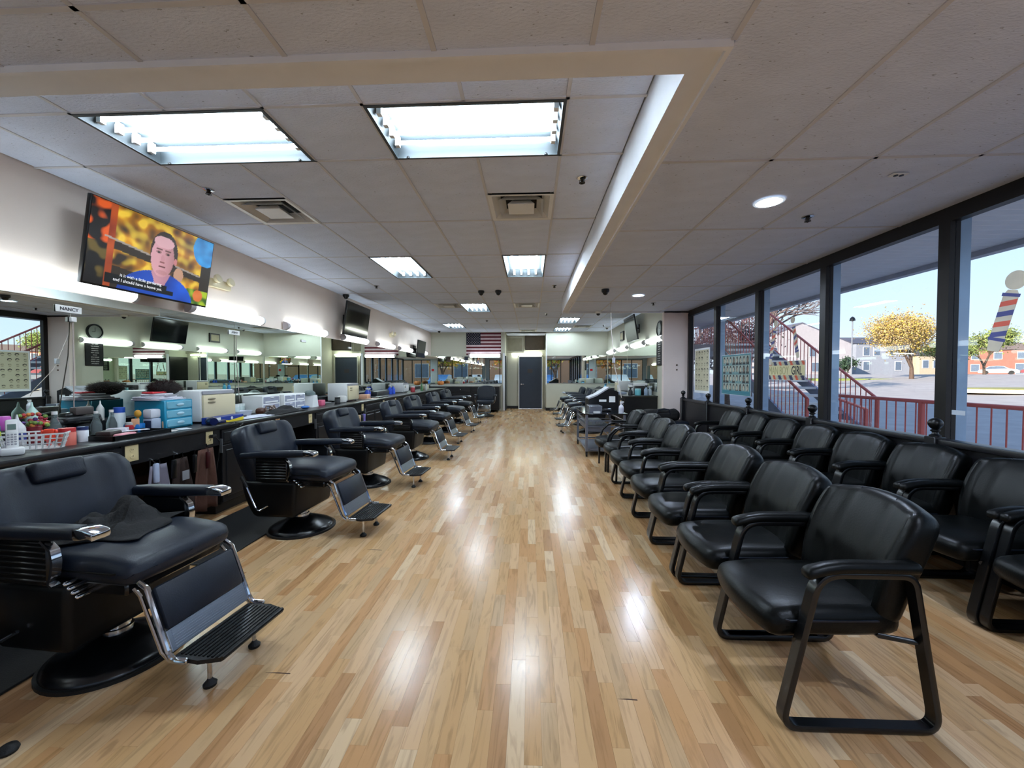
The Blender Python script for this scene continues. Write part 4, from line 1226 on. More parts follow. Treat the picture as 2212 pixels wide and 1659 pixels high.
    for s_ in (-1, 1):
        y = s_ * .222
        b = MB()
        b.tube([(.40, y, .50), (.44, y, .475), (.535, y, .215), (.552, y, .185), (.58, y, .172), (.625, y, .172)], .011, 8)
        b.tube([(.375, y, .47), (.405, y, .44), (.505, y, .20), (.545, y, .168)], .008, 8)
        b.rbox(.54, y - .008, .158, .63, y + .010, .188, .006, 1)
        b.build('footrest_rail', M_chrome, r)
    An = math.atan2(-d.x, -d.z)
    ang = math.atan2(d.x, -d.z)
    Mf = Matrix.Translation(A) @ Matrix.Rotation(-ang, 4, 'Y')
    b = MB(); b.rbox(-.012, -.205, -.205, .022, .205, -.012, .014, 2, M=Mf); b.build('calf_pad', M_leather, r)
    b = MB(); b.rbox(-.006, -.208, -.300, .006, .208, -.205, .002, 1, M=Mf)
    for k in range(8): b.box(.006, -.19, -.293 + k * .011, .0095, .19, -.288 + k * .011, M=Mf)
    b.build('ribbed_plate', M_brush, r, 30)
    b = MB(); b.prism([(.545, -.205), (.67, -.215), (.755, -.185), (.765, .185), (.67, .215), (.545, .205)], .158, .176)
    b.build('footplate', M_rubber, r, 20)
    b = MB()
    for k in range(9): b.box(.565 + k * .021, -.19, .176, .573 + k * .021, .19, .181)
    b.cyl((.76, -.185, .172), (.762, .185, .172), .010, n=8)
    b.build('tread_ribs', M_plast, r, 0)
    for s_ in (-1, 1):
        b = MB(); b.cyl((.645, s_ * .13, .028), (.645, s_ * .13, .16), .009, n=8); lg = b.build('leg', M_chrome, r)
        b = MB(); b.lathe([(.026, .0), (.028, .012), (.014, .026), (.010, .034)], (.645, s_ * .13, 0), 14); b.build('rubber_foot', M_rubber, lg)
    return r
BC = [(-2.07, 1.90, -5, 'nearest barber chair on the left, with a black cape on its seat'),
      (-2.08, 3.55, -3, 'second barber chair in the left row, on the mat'),
      (-2.08, 5.05, -3, 'third barber chair in the left row'),
      (-1.98, 6.62, -1, 'fourth barber chair in the left row'),
      (-2.08, 8.15, -4, 'fifth barber chair in the left row'),
      (-2.05, 9.75, -4, 'sixth barber chair in the left row'),
      (-2.10, 11.5, -4, 'seventh and farthest barber chair of the left row')]
bc0 = None
for (x, y, rz, nm) in BC:
    if bc0 is None:
        bc0 = barber_chair(nm); bc0.location = (x, y, 0); bc0.rotation_euler = (0, 0, R(rz))
    else:
        dup(bc0, (x, y, 0), R(rz), nm)
for (x, y, rz, nm) in ((1.40, 9.75, 184, 'nearest barber chair of the far right stations'), (1.45, 11.2, 182, 'second barber chair of the far right stations'),
                       (1.48, 12.65, 180, 'third barber chair of the far right stations'), (1.45, 14.1, 180, 'fourth barber chair of the far right stations, by the back wall')):
    dup(bc0, (x, y, 0), R(rz), nm)
# black padded chair facing the room at the back
def padded_chair():
    r = thing('styling_chair', 'wide black padded chair facing the room before the back counter', 'chair', (-1.50, 13.35, 0), -PI / 2)
    b = MB(); b.lathe([(.30, 0), (.30, .03), (.12, .07), (.05, .09)], n=28); b.build('base', M_metalb, r)
    b = MB(); b.cyl((0, 0, .08), (0, 0, .42), .045, n=16); b.build('pump_column', M_chrome, r)
    b = MB(); b.rbox(-.25, -.28, .40, .30, .28, .54, .05, 3, (3, 3, 0)); b.build('seat', M_leather, r)
    T = Matrix.Translation((-.25, 0, .52)) @ Matrix.Rotation(R(-10), 4, 'Y')
    b = MB(); b.rbox(-.05, -.31, -.02, .06, .31, .50, .05, 3, (0, 6, 4), lambda u, v, w, p: (p.x, p.y * (1 - .14 * max(0, w) ** 3), p.z - .05 * v * v * max(0, w)), M=T); b.build('backrest', M_leather, r)
    for s_ in (-1, 1):
        b = MB(); b.rbox(-.22, s_ * .33 - .04, .66, .18, s_ * .33 + .04, .72, .02, 2); b.build('armrest', M_leather, r)
        b = MB(); b.tube([(.10, s_ * .33, .67), (.12, s_ * .33, .55), (.05, s_ * .30, .45)], .014, 8); b.build('arm_support', M_chrome, r)
    b = MB(); b.tube([(.28, -.2, .44), (.42, -.2, .2), (.55, -.2, .16)], .011); b.tube([(.28, .2, .44), (.42, .2, .2), (.55, .2, .16)], .011); b.rbox(.30, -.19, .2, .42, .19, .40, .01, 1, M=Matrix.Translation((0, 0, 0))); b.build('footrest_frame', M_chrome, r)
    b = MB(); b.rbox(.44, -.24, .15, .66, .24, .175, .008, 1); b.build('footplate', M_rubber, r)
padded_chair()
# cape on the first chair
def cloth(name, label, cat, c, sx, sy, hh, m, seed, rz=0, low=.004, n=26, fold=5):
    vs = []; rr = random.Random(seed); off = Vector((seed * 3.1, seed * 1.7, 0))
    for j in range(n + 1):
        for i in range(n + 1):
            u, v = i / n * 2 - 1, j / n * 2 - 1
            e = 1 + .22 * noise.noise(Vector((u * 1.6, v * 1.6, seed)))
            rad = min(1, math.hypot(u * (1.0), v * (1.0)))
            z = hh * max(0, 1 - rad ** 2.0) * (.6 + .8 * noise.noise(Vector((u * 1.5, v * 1.5, seed + 9.)))) + hh * .45 * abs(noise.noise(Vector((u * fold, v * fold * .6, seed + 2.)))) * (1 - rad ** 4)
            vs.append((u * sx * e, v * sy * e, low + max(0, z)))
    fs = [(j * (n + 1) + i, j * (n + 1) + i + 1, (j + 1) * (n + 1) + i + 1, (j + 1) * (n + 1) + i) for j in range(n) for i in range(n)]
    b = MB(); b.add(vs, fs)
    o = b.build(name, m, loc=c, rot=(0, 0, rz))
    so_ = o.modifiers.new('thickness', 'SOLIDIFY'); so_.thickness = .004; so_.offset = 1
    return tag(o, label, cat)
M_cloth = mat('black cloth', '#0a0a0c', .8, var=.2, bump=.3, bs=90)
cloth('barber_cape', 'crumpled black cape on the seat of the nearest barber chair', 'cape', (-2.07, 1.90, .628), .20, .19, .13, M_cloth, 4, .3, fold=4)

# ================================================================ GUEST CHAIR (faces +x)
FR = [(-.012, -.021), (-.006, -.024), (.006, -.024), (.012, -.021), (.012, .021), (.006, .024), (-.006, .024), (-.012, .021)]
def roundloop(pts, rad, n=6):
    P = [Vector(p) for p in pts]; out = []
    for i in range(len(P)):
        a, b, c = P[i - 1], P[i], P[(i + 1) % len(P)]
        u, v = (a - b).normalized(), (c - b).normalized()
        p0, p1 = b + u * rad[i], b + v * rad[i]
        for k in range(n + 1):
            t = k / n
            out.append((1 - t) ** 2 * p0 + 2 * t * (1 - t) * b + t * t * p1)
    return out
def guest_common(r):
    def sf(u, v, w, p):
        if w > 0: p.z += .016 * (1 - v * v) - .012 * max(0, u) ** 2
        p.x += .045 * (1 - v * v) * max(0, u)
        p.z -= .02 * max(0, u - .4)
        if u < 0: p.y *= 1 - .10 * u * u
        return p
    b = MB(); b.rbox(-.22, -.243, .338, .315, .243, .455, .046, 3, (6, 8, 1), sf); b.build('seat', M_leath2, r)
    b = MB(); b.sweep([(-.10, -.240, .415), (.25, -.247, .413), (.31, -.19, .407), (.352, 0, .405), (.31, .19, .407), (.25, .247, .413), (-.10, .240, .415)], [(-.004, -.003), (.004, -.003), (.004, .003), (-.004, .003)], side=(0, 0, 1)); b.build('seat_piping', M_leather, r)
    T = Matrix.Translation((-.16, 0, .40)) @ Matrix.Rotation(R(-19), 4, 'Y')
    def bf(u, v, w, p):
        q = (w + 1) / 2
        p.y *= 1.0 - .12 * (1 - q) ** 2 - .16 * max(0, q - .72) ** 1.5 * 4 * .5
        if q > .5: p.z += .055 * (1 - v * v) * (q - .5) * 2 - .01
        p.x += .03 * math.sin(q * PI) * (1 if u > 0 else .35) - .045 * (1 - v * v) * .6
        gr = abs(abs(v) - .36)
        if u > 0 and gr < .07: p.x -= .007 * (1 - gr / .07)
        if u > 0 and abs(v) > .8: p.x += .012
        return p
    b = MB(); b.rbox(-.042, -.262, -.01, .062, .262, .455, .04, 3, (0, 21, 8), bf, M=T); b.build('backrest', M_leath2, r)
    b = MB()
    for v in (-.36, .36):
        pts = []
        for k in range(9):
            q = k / 8; w = q * 2 - 1; y = v * .262 * (1.0 - .12 * (1 - q) ** 2 - .32 * max(0, q - .72) ** 1.5)
            pts.append(T @ Vector((.0485 + .03 * math.sin(q * PI) - .027 * (1 - v * v), y, -.002 + q * .45 + (.05 * (q - .5) * 1.4 if q > .5 else 0))))
        b.tube(pts, .0018, 5)
    b.build('back_seams', M_leather, r)['kind'] = 'stuff'
def guest_chair(label):
    r = thing('guest_chair', label, 'chair', (0, 0, 0), group='black leather waiting chairs')
    guest_common(r)
    for s_ in (-1, 1):
        y = s_ * .272
        lp = roundloop([(.302, y, .014), (.165, y, .622), (-.190, y, .622), (-.298, y, .014)], [.07, .085, .05, .07])
        b = MB(); b.sweep(lp, FR, closed=True, side=(0, 1, 0)); b.build('sled_frame', M_metalb, r, 50)
        b = MB()
        def af(u, v, w, p):
            if u > .2: p.z -= .050 * (u - .2) ** 2
            p.y *= 1
            p.z += .005 * (1 - v * v) * (w > 0)
            return p
        b.rbox(-.215, y - .030, .628, .215, y + .030, .668, .017, 3, (6, 1, 0), af); b.build('arm_pad', M_leath2, r)
    for x in (.20, -.12):
        b = MB(); b.tube([(x + .04 if x > 0 else x - .12, -.262, .345), (x, -.22, .345), (x, .22, .345), (x + .04 if x > 0 else x - .12, .262, .345)], .011, 8); b.build('cross_bar', M_metalb, r)
    return r
def legged_chair(label):
    r = thing('guest_chair', label, 'chair', (0, 0, 0), group='black leather waiting chairs')
    guest_common(r)
    for s_ in (-1, 1):
        y = s_ * .272
        b = MB(); b.sweep([(.255, y, 0), (.25, y, .30), (.235, y, .43), (.20, y, .53), (.12, y, .61), (.02, y, .645), (-.20, y, .64)], FR, side=(0, 1, 0)); b.build('front_leg', M_metalb, r, 50)
        b = MB(); b.sweep([(-.30, y, 0), (-.24, y, .30), (-.22, y, .64)], FR, side=(0, 1, 0)); b.build('rear_leg', M_metalb, r, 50)
        b = MB(); b.rbox(-.21, y - .03, .65, .06, y + .03, .68, .013, 2); b.build('arm_pad', M_leath2, r)
    for x in (.23, -.2):
        b = MB(); b.cyl((x, -.262, .345), (x, .262, .345), .011, n=8); b.build('cross_bar', M_metalb, r)
    return r
gc0 = None
row1 = [(1.285, 1.885, 180.5, 'nearest waiting chair, in full view at the aisle end'), (1.28, 2.44, 181, 'second waiting chair from the front in the aisle row'),
        (1.27, 3.06, 179, 'third waiting chair from the front in the aisle row'), (1.285, 3.68, 180, 'fourth waiting chair from the front in the aisle row'), (1.31, 4.29, 180, 'fifth waiting chair from the front in the aisle row'),
        (1.33, 4.90, 180, 'sixth waiting chair from the front in the aisle row')]
row2 = [(2.76, 1.42, 180, 'chair of the window row nearest the camera, its arm at the right edge'), (2.77, 2.01, 180, 'second chair of the window row, seat front cut by the right edge')]
for k, nm in enumerate(('third', 'fourth', 'fifth', 'sixth', 'seventh', 'eighth', 'ninth')):
    row2.append((2.76, 2.60 + k * .585, 180 + (k % 3 - 1) * .8, nm + ' chair from the camera in the row backing onto the windows'))
for (x, y, rz, nm) in row1 + row2:
    if gc0 is None:
        gc0 = guest_chair(nm); gc0.location = (x, y, 0); gc0.rotation_euler = (0, 0, R(rz))
    else:
        dup(gc0, (x, y, 0), R(rz), nm)
lc = legged_chair('seventh aisle chair, four-legged with rounded arms'); lc.location = (1.36, 5.5, 0); lc.rotation_euler = (0, 0, PI)
dup(lc, (1.33, 6.08, 0), PI, 'last aisle chair, four-legged, by the trolley')

# partition behind the window row
o = thing('low_partition', 'long black wooden partition with ball finials along the windows', 'partition', (0, 0, 0))
b = MB(); b.rbox(3.12, YF + .02, CT - .045, 3.235, YS - .1, CT, .008, 2); b.build('rail', mat('black painted wood', '#141316', .4, var=.2), o)
b = MB(); b.box(3.15, YF + .02, 0, 3.18, YS - .1, CT - .045); b.build('panel', MATS['black painted wood'], o, 0)
fb = MB(); fb.lathe([(.036, 0), (.036, .012), (.022, .02), (.018, .034), (.03, .044), (.03, .052), (.02, .058), (.034, .072), (.044, .092), (.046, .108), (.038, .128), (.02, .142), (.003, .146)], n=20); fme = fb.mesh('finial', M_plast)
for y in (1.9, 3.27, 4.64, 5.96, 7.28, 8.45):
    b = MB(); b.rbox(3.10, y - .045, 0, 3.19, y + .045, CT + .015, .006, 1); p = b.build('post', MATS['black painted wood'], o)
    inst('finial', fme, (3.145, y, CT + .014), p)
# dark bench with bag at the row's end
o = thing('storage_bench', 'low black padded bench by the pale stub wall', 'bench', (2.62, 8.1, 0))
b = MB(); b.rbox(-.42, -.24, 0, .42, .24, .40, .015, 2); b.build('box', M_black, o); b = MB(); b.rbox(-.43, -.25, .40, .43, .25, .48, .03, 3, (4, 2, 0)); b.build('cushion', M_leather, o)
o = thing('duffel_bag', 'black soft bag lying on the padded bench', 'bag', (2.58, 8.08, .485))
b = MB(); b.rbox(-.36, -.15, 0, .34, .15, .22, .09, 4, (8, 4, 2), lambda u, v, w, p: (p.x, p.y, p.z * (1 + .12 * noise.noise(Vector((u * 2, v * 2, 4)))))); b.build('body', M_cloth, o)
b = MB(); b.tube([(-.15, -.14, .1), (-.1, -.16, .22), (.1, -.16, .23), (.15, -.14, .1)], .012, 6); b.build('strap', M_leather, o)

# ================================================================ WINDOW SIGNS
def heads(nx, ny, bg, cell, dark, seed, style=0):
    rr = random.Random(seed); tb = {}
    for j in range(ny):
        for i in range(nx): tb[(i, j)] = (rr.uniform(-.08, .08), rr.random(), rr.uniform(.7, 1.1))
    def fn(u, v):
        if u < .04 or u > .96 or v < .05 or v > .965: return lin('#dfe3e6') if style == 0 else lin(bg)
        c = lin(bg)
        if style == 1 and v < .10: return lin('#2c6b78')
        x, y = (u - .04) / .92 * nx, (v - .06) / .90 * ny
        i, j = min(nx - 1, int(x)), min(ny - 1, int(y)); fx, fy = x - i, y - j
        dx, s_, sz = tb[(i, j)]
        if style == 1:
            c = lin(cell)
            if fx < .06 or fy < .05: return lin('#3f6a70')
            if blob(fx, fy, .5, .12, .42, .28): c = lin(dark) if s_ < .7 else lin('#5c7f80')
            if blob(fx, fy, .5, .58, .28, .38): c = lin(dark)
            if blob(fx, fy, .5 + dx, .5, .18, .27): c = lin('#a9a08c') if s_ > .2 else lin('#6d5a48')
        else:
            if s_ > .12:
                if blob(fx, fy, .5 + dx, .58, .28 * sz, .26 * sz): c = lin(dark)
                if blob(fx, fy, .47 + dx, .42, .24, .26): c = lin('#b3ad92')
                if blob(fx, fy, .5 + dx, .30, .18, .06): c = mixc(lin(bg), lin(dark), .5)
        return c
    return fn
XG_ = XW - .006
M_print = mat('printed paper', '#ffffff', .6, attr='Col', var=0)
def sign(name, label, y0, y1, z0, z1, fn, nx, ny, cat='poster', px=XG_ - .002):
    o = thing(name, label, cat, (px, (y0 + y1) / 2, (z0 + z1) / 2), -PI / 2)
    b = MB(); b.box(-(y1 - y0) / 2, -.001, -(z1 - z0) / 2, (y1 - y0) / 2, .003, (z1 - z0) / 2); b.build('card', mat('card', '#d5d8da', .6), o, 0)
    picture('print', y1 - y0 - .01, z1 - z0 - .01, nx, ny, fn, M_print, o, (0, -.002, 0))
    return o
sign('style_poster', 'cream poster of drawn hairstyles in the farthest window', 7.62, 8.30, 1.03, 1.90, heads(5, 7, '#bdb89c', '#bdb89c', '#2a2824', 3, 0), 90, 126)
sign('style_poster', 'grid poster of dark haircut photos with a teal base', 6.22, 7.14, 1.06, 1.72, heads(8, 4, '#3b6f78', '#8d978c', '#1b1d20', 5, 1), 144, 96)
def stripes(u, v):
    if .24 < v < .77: return lin('#cfc79a')
    k = (u * 3.2 + (v * .6)) % 1.0
    if .30 < v < .72: return lin('#cfc79a')
    if k < .28: return lin('#22264a')
    if k < .5: return lin('#b9b49c')
    if k < .72: return lin('#c05030')
    return lin('#a9a48e')
o = sign('man_boy_girl_sign', 'striped sign reading MAN BOY GIRL in the third far window', 5.02, 5.76, 1.32, 1.57, stripes, 60, 30, 'sign')
text_mesh('MAN BOY', .155, mat('pale sign letters', '#a9a276', .6, var=0), 'lettering', o, (-.155, -.0035, -.005), (R(90), 0, 0), sx=.62)
text_mesh('GIRL', .155, mat('dark sign letters', '#20202c', .6, var=0), 'lettering', o, (.215, -.0035, -.005), (R(90), 0, 0), bold=.002, sx=.62)
def pole(label, c, L_, w, ang, flip=1):
    """flat barber pole decal on the glass; local: x along the glass, z up"""
    o = thing('barber_pole_decal', label, 'decal', c, -PI / 2)
    Mr = Matrix.Rotation(ang, 4, 'Y')
    cream, blue, red = mat('decal cream', '#c9c2ae', .6), mat('decal blue', '#4a4f86', .6), mat('decal red', '#d0604e', .6)
    h = L_ / 2
    b = MB(); b.cyl(Mr @ Vector((0, -.002, h - .0)), Mr @ Vector((0, .0, h - .0)), w * .68, n=24); b.build('ball', cream, o)
    b = MB(); b.prism([(-w / 2, -h * .62), (w / 2, -h * .62), (w / 2, h * .60), (w * .3, h * .74), (-w * .3, h * .74), (-w / 2, h * .60)], -.002, 0, 'y', M=Mr)
    b.prism([(-w / 2, -h * .66), (w / 2, -h * .66), (w * .40, -h * .98), (-w * .40, -h * .98)], -.002, 0, 'y', M=Mr); b.build('column', cream, o, 0)
    b = MB()
    for z in (h * .56, -h * .68): b.prism([(-w * .58, z), (w * .58, z), (w * .58, z + h * .09), (-w * .58, z + h * .09)], -.003, -.0021, 'y', M=Mr)
    b.build('collar', blue, o, 0)['kind'] = 'stuff'
    r_ = MB(); bl = MB(); n = 4; st_ = (h * 1.16) / n
    for k in range(n):
        z = -h * .62 + k * st_
        tg = r_ if k % 2 else bl
        tg.prism([(-w / 2, z), (w / 2, z + st_ * .42), (w / 2, z + st_ * .92), (-w / 2, z + st_ * .5)], -.0028, -.0021, 'y', M=Mr)
    r_.build('red_stripes', red, o, 0)['kind'] = 'stuff'; bl.build('blue_stripes', blue, o, 0)['kind'] = 'stuff'
    return o
pole('large barber pole decal on the nearest window pane', (XG_ - .003, 2.985, 1.80), .50, .095, R(15))
pole('small barber pole decal leaning left above the striped sign', (XG_ - .003, 5.68, 1.80), .58, .062, R(12))
pole('small barber pole decal leaning right above the striped sign', (XG_ - .003, 5.21, 1.84), .50, .062, R(-13))
o = tag(MB().rbox(-.05, -.003, -.018, .05, 0, .018, .001, 1).build('window_sticker', mat('pale sticker', '#b9c2cc', .5), loc=(XG_, 3.27, 1.10), rot=(0, 0, -PI / 2)), 'small pale sticker low on the near mullion', 'sticker')

# ================================================================ TROLLEY
def trolley():
    o = thing('trolley', 'grey metal trolley with a dark glass top on castors', 'trolley', (0, 0, 0))
    x0, x1, y0, y1 = .95, 1.58, 6.85, 8.1
    M_gm = mat('grey steel', '#7d8290', .35, .6, var=.05)
    for x in (x0, x1):
        for y in (y0, y1):
            b = MB(); b.box(x - .02, y - .02, .09, x + .02, y + .02, .72); lg = b.build('leg', M_gm, o, 0)
            c = MB(); c.cyl((x - .012, y, .035), (x + .012, y, .035), .034, n=14); c.box(x - .016, y - .018, .04, x + .016, y + .018, .09); c.build('castor', M_rubber, lg)
    b = MB(); b.rbox(x0 - .05, y0 - .05, .72, x1 + .05, y1 + .05, .735, .004, 1); b.build('glass_top', mat('dark glass', '#10151a', .08, var=0, spec=.8), o)
    b = MB()
    for z in (.60, .50, .12):
        for y in (y0, y1): b.box(x0, y - .01, z, x1, y + .01, z + .02)
        for x in (x0, x1): b.box(x - .01, y0, z, x + .01, y1, z + .02)
    b.build('rails', M_gm, o, 0)
    b = MB(); b.box(x0 + .03, y0 + .03, .42, x0 + .40, y1 - .03, .53); b.build('drawer', M_gm, o, 0)
    b = MB(); b.box(x0, y0, .09, x1, y1, .105); b.build('shelf', M_gm, o, 0)
    b = MB(); b.tube([(x0 + .22, y0 - .015, .5), (x1, y0 - .015, .13)], .007, 6); b.build('brace', M_gm, o)
    for k in range(3):
        b = MB(); b.cyl((x0 + .1 + k * .065, y0 - .03, .585), (x0 + .1 + k * .065, y0 - .08, .585), .028, n=16); b.build('bottle_holder', M_brush, o)
trolley()
o = thing('tool_case', 'open black tool case on the trolley', 'case', (1.33, 7.6, .736))
b = MB(); b.prism([(-.27, 0), (.27, 0), (.27, .34), (.1, .40), (-.12, .26), (-.27, .2)], -.2, .25, 'y'); b.build('body', M_plast, o, 20)
b = MB(); b.prism([(-.27, .205), (-.12, .265), (.1, .405), (.1, .43), (-.12, .29), (-.27, .23)], -.2, .2, 'y'); b.build('tray_lid', M_greyp, o, 20)
b = MB(); b.box(-.08, -.206, .16, .05, -.201, .20); b.box(.1, -.206, .15, .21, -.201, .26); b.build('label', M_white, o, 0)
o = thing('metal_box', 'silver-grey box at the near left of the trolley top', 'box', (1.12, 7.0, .736))
b = MB(); b.rbox(-.12, -.09, 0, .10, .25, .12, .006, 1); b.build('body', M_brush, o); b = MB(); b.box(-.05, -.094, .0, .07, -.09, .03); b.build('label', M_white, o, 0)
o = thing('hair_clipper', 'black and silver clipper lying on the trolley', 'clipper', (1.30, 6.95, .736))
b = MB(); b.rbox(-.10, -.03, 0, .08, .03, .055, .025, 3, (3, 1, 0), lambda u, v, w, p: (p.x, p.y * (1 - .3 * abs(u)), p.z + .02 * (1 - u * u))); b.build('body', M_plast, o); b = MB(); b.rbox(.02, -.02, .055, .08, .02, .075, .008, 1); b.build('blade', M_brush, o)

# ================================================================ SMALL THINGS
def pmat(c, rough=.4, **k): return mat('plastic ' + c, c, rough, var=.04, **k)
def bottle(label, loc, r, h, c, cap='#e0e0e0', kind='pump', lab=None, name='bottle', cat='bottle', group=None):
    o = thing(name, label, cat, loc, group=group)
    b = MB()
    if kind == 'spray':
        b.lathe([(r, 0), (r, h * .5), (r * .8, h * .6), (r * .35, h * .72), (r * .35, h * .78)], n=16); b.build('body', pmat(c), o)
        b = MB(); b.rbox(-r * .45, -r * .4, h * .78, r * .45, r * .4, h * .98, .004, 1); b.rbox(r * .3, -r * .2, h * .88, r * 1.1, r * .2, h * .98, .003, 1); b.tube([(r * .5, 0, h * .86), (r * .9, 0, h * .76), (r * .8, 0, h * .68)], r * .09, 5); b.build('trigger', pmat(cap), o)
    elif kind == 'neck':
        b.lathe([(r, 0), (r, h * .42), (r * .8, h * .55), (r * .42, h * .75), (r * .38, h * .92)], n=16); b.build('body', M_clear if c == 'clear' else pmat(c), o)
        b = MB(); b.cyl((0, 0, h * .90), (0, 0, h), r * .42, n=12); b.build('cap', pmat(cap), o)
    elif kind == 'cone':
        b.lathe([(r, 0), (r, h * .55), (r * .9, h * .62), (r * .25, h * .82), (r * .10, h)], n=14); b.build('body', pmat(c), o)
    elif kind == 'jar':
        b.lathe([(r, 0), (r * 1.02, h * .1), (r * 1.02, h * .72), (r * .9, h * .78)], n=18); b.build('body', M_clear if c == 'clear' else pmat(c), o)
        b = MB(); b.cyl((0, 0, h * .78), (0, 0, h), r * .98, n=18); b.build('lid', pmat(cap), o)
    else:
        b.lathe([(r, 0), (r, h * .66), (r * .85, h * .74), (r * .4, h * .78)], n=16); b.build('body', pmat(c), o)
        b = MB(); b.cyl((0, 0, h * .78), (0, 0, h * .9), r * .42, n=12); b.rbox(-r * .2, -r * .2, h * .9, r * .9, r * .2, h, .003, 1); b.build('pump', pmat(cap), o)
    if lab:
        b = MB(); b.cyl((0, 0, h * .15), (0, 0, h * .42), r * 1.03, n=18, caps=False); b.build('label_band', pmat(lab), o)
    return o
def boxy(name, label, cat, loc, sx, sy, sz, c, rz=0, r_=.006, m=None):
    b = MB(); b.rbox(-sx / 2, -sy / 2, 0, sx / 2, sy / 2, sz, r_, 2)
    return tag(b.build(name, m or pmat(c), loc=loc, rot=(0, 0, rz)), label, cat)
LZ = CT + .10   # top of the back ledge
# --- station one (left edge)
o = thing('cordless_phone', 'white cordless phone standing in its cradle at the counter edge', 'telephone', (-3.20, 2.335, CT), R(54))
b = MB(); b.rbox(-.05, -.05, 0, .05, .05, .045, .012, 2); b.build('cradle', M_white, o)
Tp = Matrix.Translation((0, 0, .03)) @ Matrix.Rotation(R(-12), 4, 'X')
b = MB(); b.rbox(-.026, -.015, 0, .026, .015, .19, .010, 2, M=Tp); b.build('handset', M_white, o)
b = MB(); b.box(-.017, -.0165, .125, .017, -.015, .16, M=Tp); b.build('display', mat('lcd', '#5f7670', .2), o, 0)
b = MB()
for i in range(3):
    for j in range(5): b.rbox(-.019 + i * .014, -.0175, .03 + j * .015, -.009 + i * .014, -.0145, .039 + j * .015, .002, 1, M=Tp)
b.build('keys', M_greyp, o, 0)
# basket
o = thing('plastic_basket', 'white slotted plastic basket near the phone', 'basket', (-3.36, 2.56, CT), R(38))
b = MB(); w, dd, h = .15, .10, .10
def bsk(x, y, z): f = 1 + .18 * z / h; return (x * f, y * f, z)
for z in (.0, .035, .066, .094):
    t_ = .006 if z < .09 else .010
    for (a, c) in (((-w, -dd), (w, -dd)), ((w, -dd), (w, dd)), ((w, dd), (-w, dd)), ((-w, dd), (-w, -dd))):
        p, q = Vector(bsk(*a, z)), Vector(bsk(*c, z)); b.sweep([p, q], [(-.003, 0), (.003, 0), (.003, t_), (-.003, t_)], side=(0, 0, 1))
for k in range(12):
    x = -w + 2 * w * k / 11
    for y in (-dd, dd): b.sweep([bsk(x, y, 0), bsk(x, y, h)], [(-.004, -.002), (.004, -.002), (.004, .002), (-.004, .002)])
for k in range(7):
    y = -dd + 2 * dd * k / 6
    for x in (-w, w): b.sweep([bsk(x, y, 0), bsk(x, y, h)], [(-.004, -.002), (.004, -.002), (.004, .002), (-.004, .002)])
b.build('lattice', M_white, o, 0); b = MB(); b.box(-w, -dd, 0, w, dd, .004); b.build('bottom', M_white, o, 0)
o = thing('hair_clip', 'bright orange-red clip hung over the basket rim', 'clip', (-3.29, 2.60, CT + .07), R(20))
b = MB(); b.rbox(-.03, -.012, -.03, .03, .012, .055, .01, 2, (0, 0, 2)); b.rbox(-.045, -.008, .02, -.028, .008, .05, .006, 1); b.rbox(.028, -.008, .02, .045, .008, .05, .006, 1); b.build('body', pmat('#e8452c'), o)
b = MB(); b.rbox(-.012, -.016, -.06, .014, .0, -.01, .006, 1); b.build('tab', pmat('#d96a66'), o)
bottle('red-tinted lotion jar right of the basket', (-3.26, 2.68, CT), .045, .12, '#cf6a5a', '#b92c30', 'jar')
bottle('clear bottle with white cap behind the lotion jar', (-3.55, 2.84, CT), .04, .22, 'clear', '#e4e4e2', 'neck', '#8a6f9a')
bottle('white bottle with dark blue label behind the basket', (-3.55, 2.62, CT), .04, .22, '#d5d2d2', '#e8e8e8', 'cone', '#2c3c86')
bottle('lime green tumbler behind the basket', (-3.58, 2.50, CT), .045, .15, '#a9b52c', '#2a8f86', 'jar', name='tumbler', cat='cup')
bottle('white jar with navy lid right of the red jar', (-3.32, 2.83, CT), .032, .11, '#d8d8dc', '#22305e', 'jar', name='jar', cat='jar')
bottle('blue-labelled bottle at the left picture edge', (-3.42, 2.37, CT), .045, .19, '#c9ced6', '#4468a8', 'cone', '#5a4fb0')
bottle('violet jar at the left picture edge', (-3.30, 2.26, CT), .05, .13, '#5a46a8', '#c9c9cf', 'jar', name='jar', cat='jar')
for k, (c, y) in enumerate((('#b050c0', 2.60), ('#c75fb6', 2.68), ('#5a2f8a', 2.50))):
    b = MB(); b.lathe([(.035, 0), (.04, .01), (.04, .09), (.035, .10)], n=16); tag(b.build('ribbon_roll', pmat(c), loc=(-3.74, y, LZ)), ['magenta roll on the back ledge', 'pink roll right of the magenta roll', 'purple roll left of the magenta roll'][k], 'roll')
bottle('pale green spray bottle at the mirror', (-3.74, 2.85, LZ), .035, .19, '#b9d8cc', '#cfe6e0', 'cone')
o = thing('flower_bunch', 'small bunch of coloured artificial flowers behind the basket', 'flowers', (-3.60, 2.75, CT))
b = MB()
fr = random.Random(5)
for k in range(26):
    p = (fr.gauss(0, .035), fr.gauss(0, .035), .12 + fr.random() * .09); b.col(fr.choice(['#b83a3c', '#c8803a', '#6d8a3c', '#7a4fa0', '#c9a04a', '#a83244'])); b.ball(p, .014, 5)
b.build('blooms', mat('petals', '#888888', .6, attr='Col', var=.05), o)['kind'] = 'stuff'; b = MB(); b.lathe([(.035, 0), (.045, .12)], n=12); b.build('pot', pmat('#8a2c34'), o)
b = MB(); b.ball((0, 0, .03), .05, 10, (1.2, 1, .6)); tag(b.build('sponge', pmat('#c8323c'), loc=(-3.66, 2.84, LZ)), 'round red puff on the back ledge', 'puff')
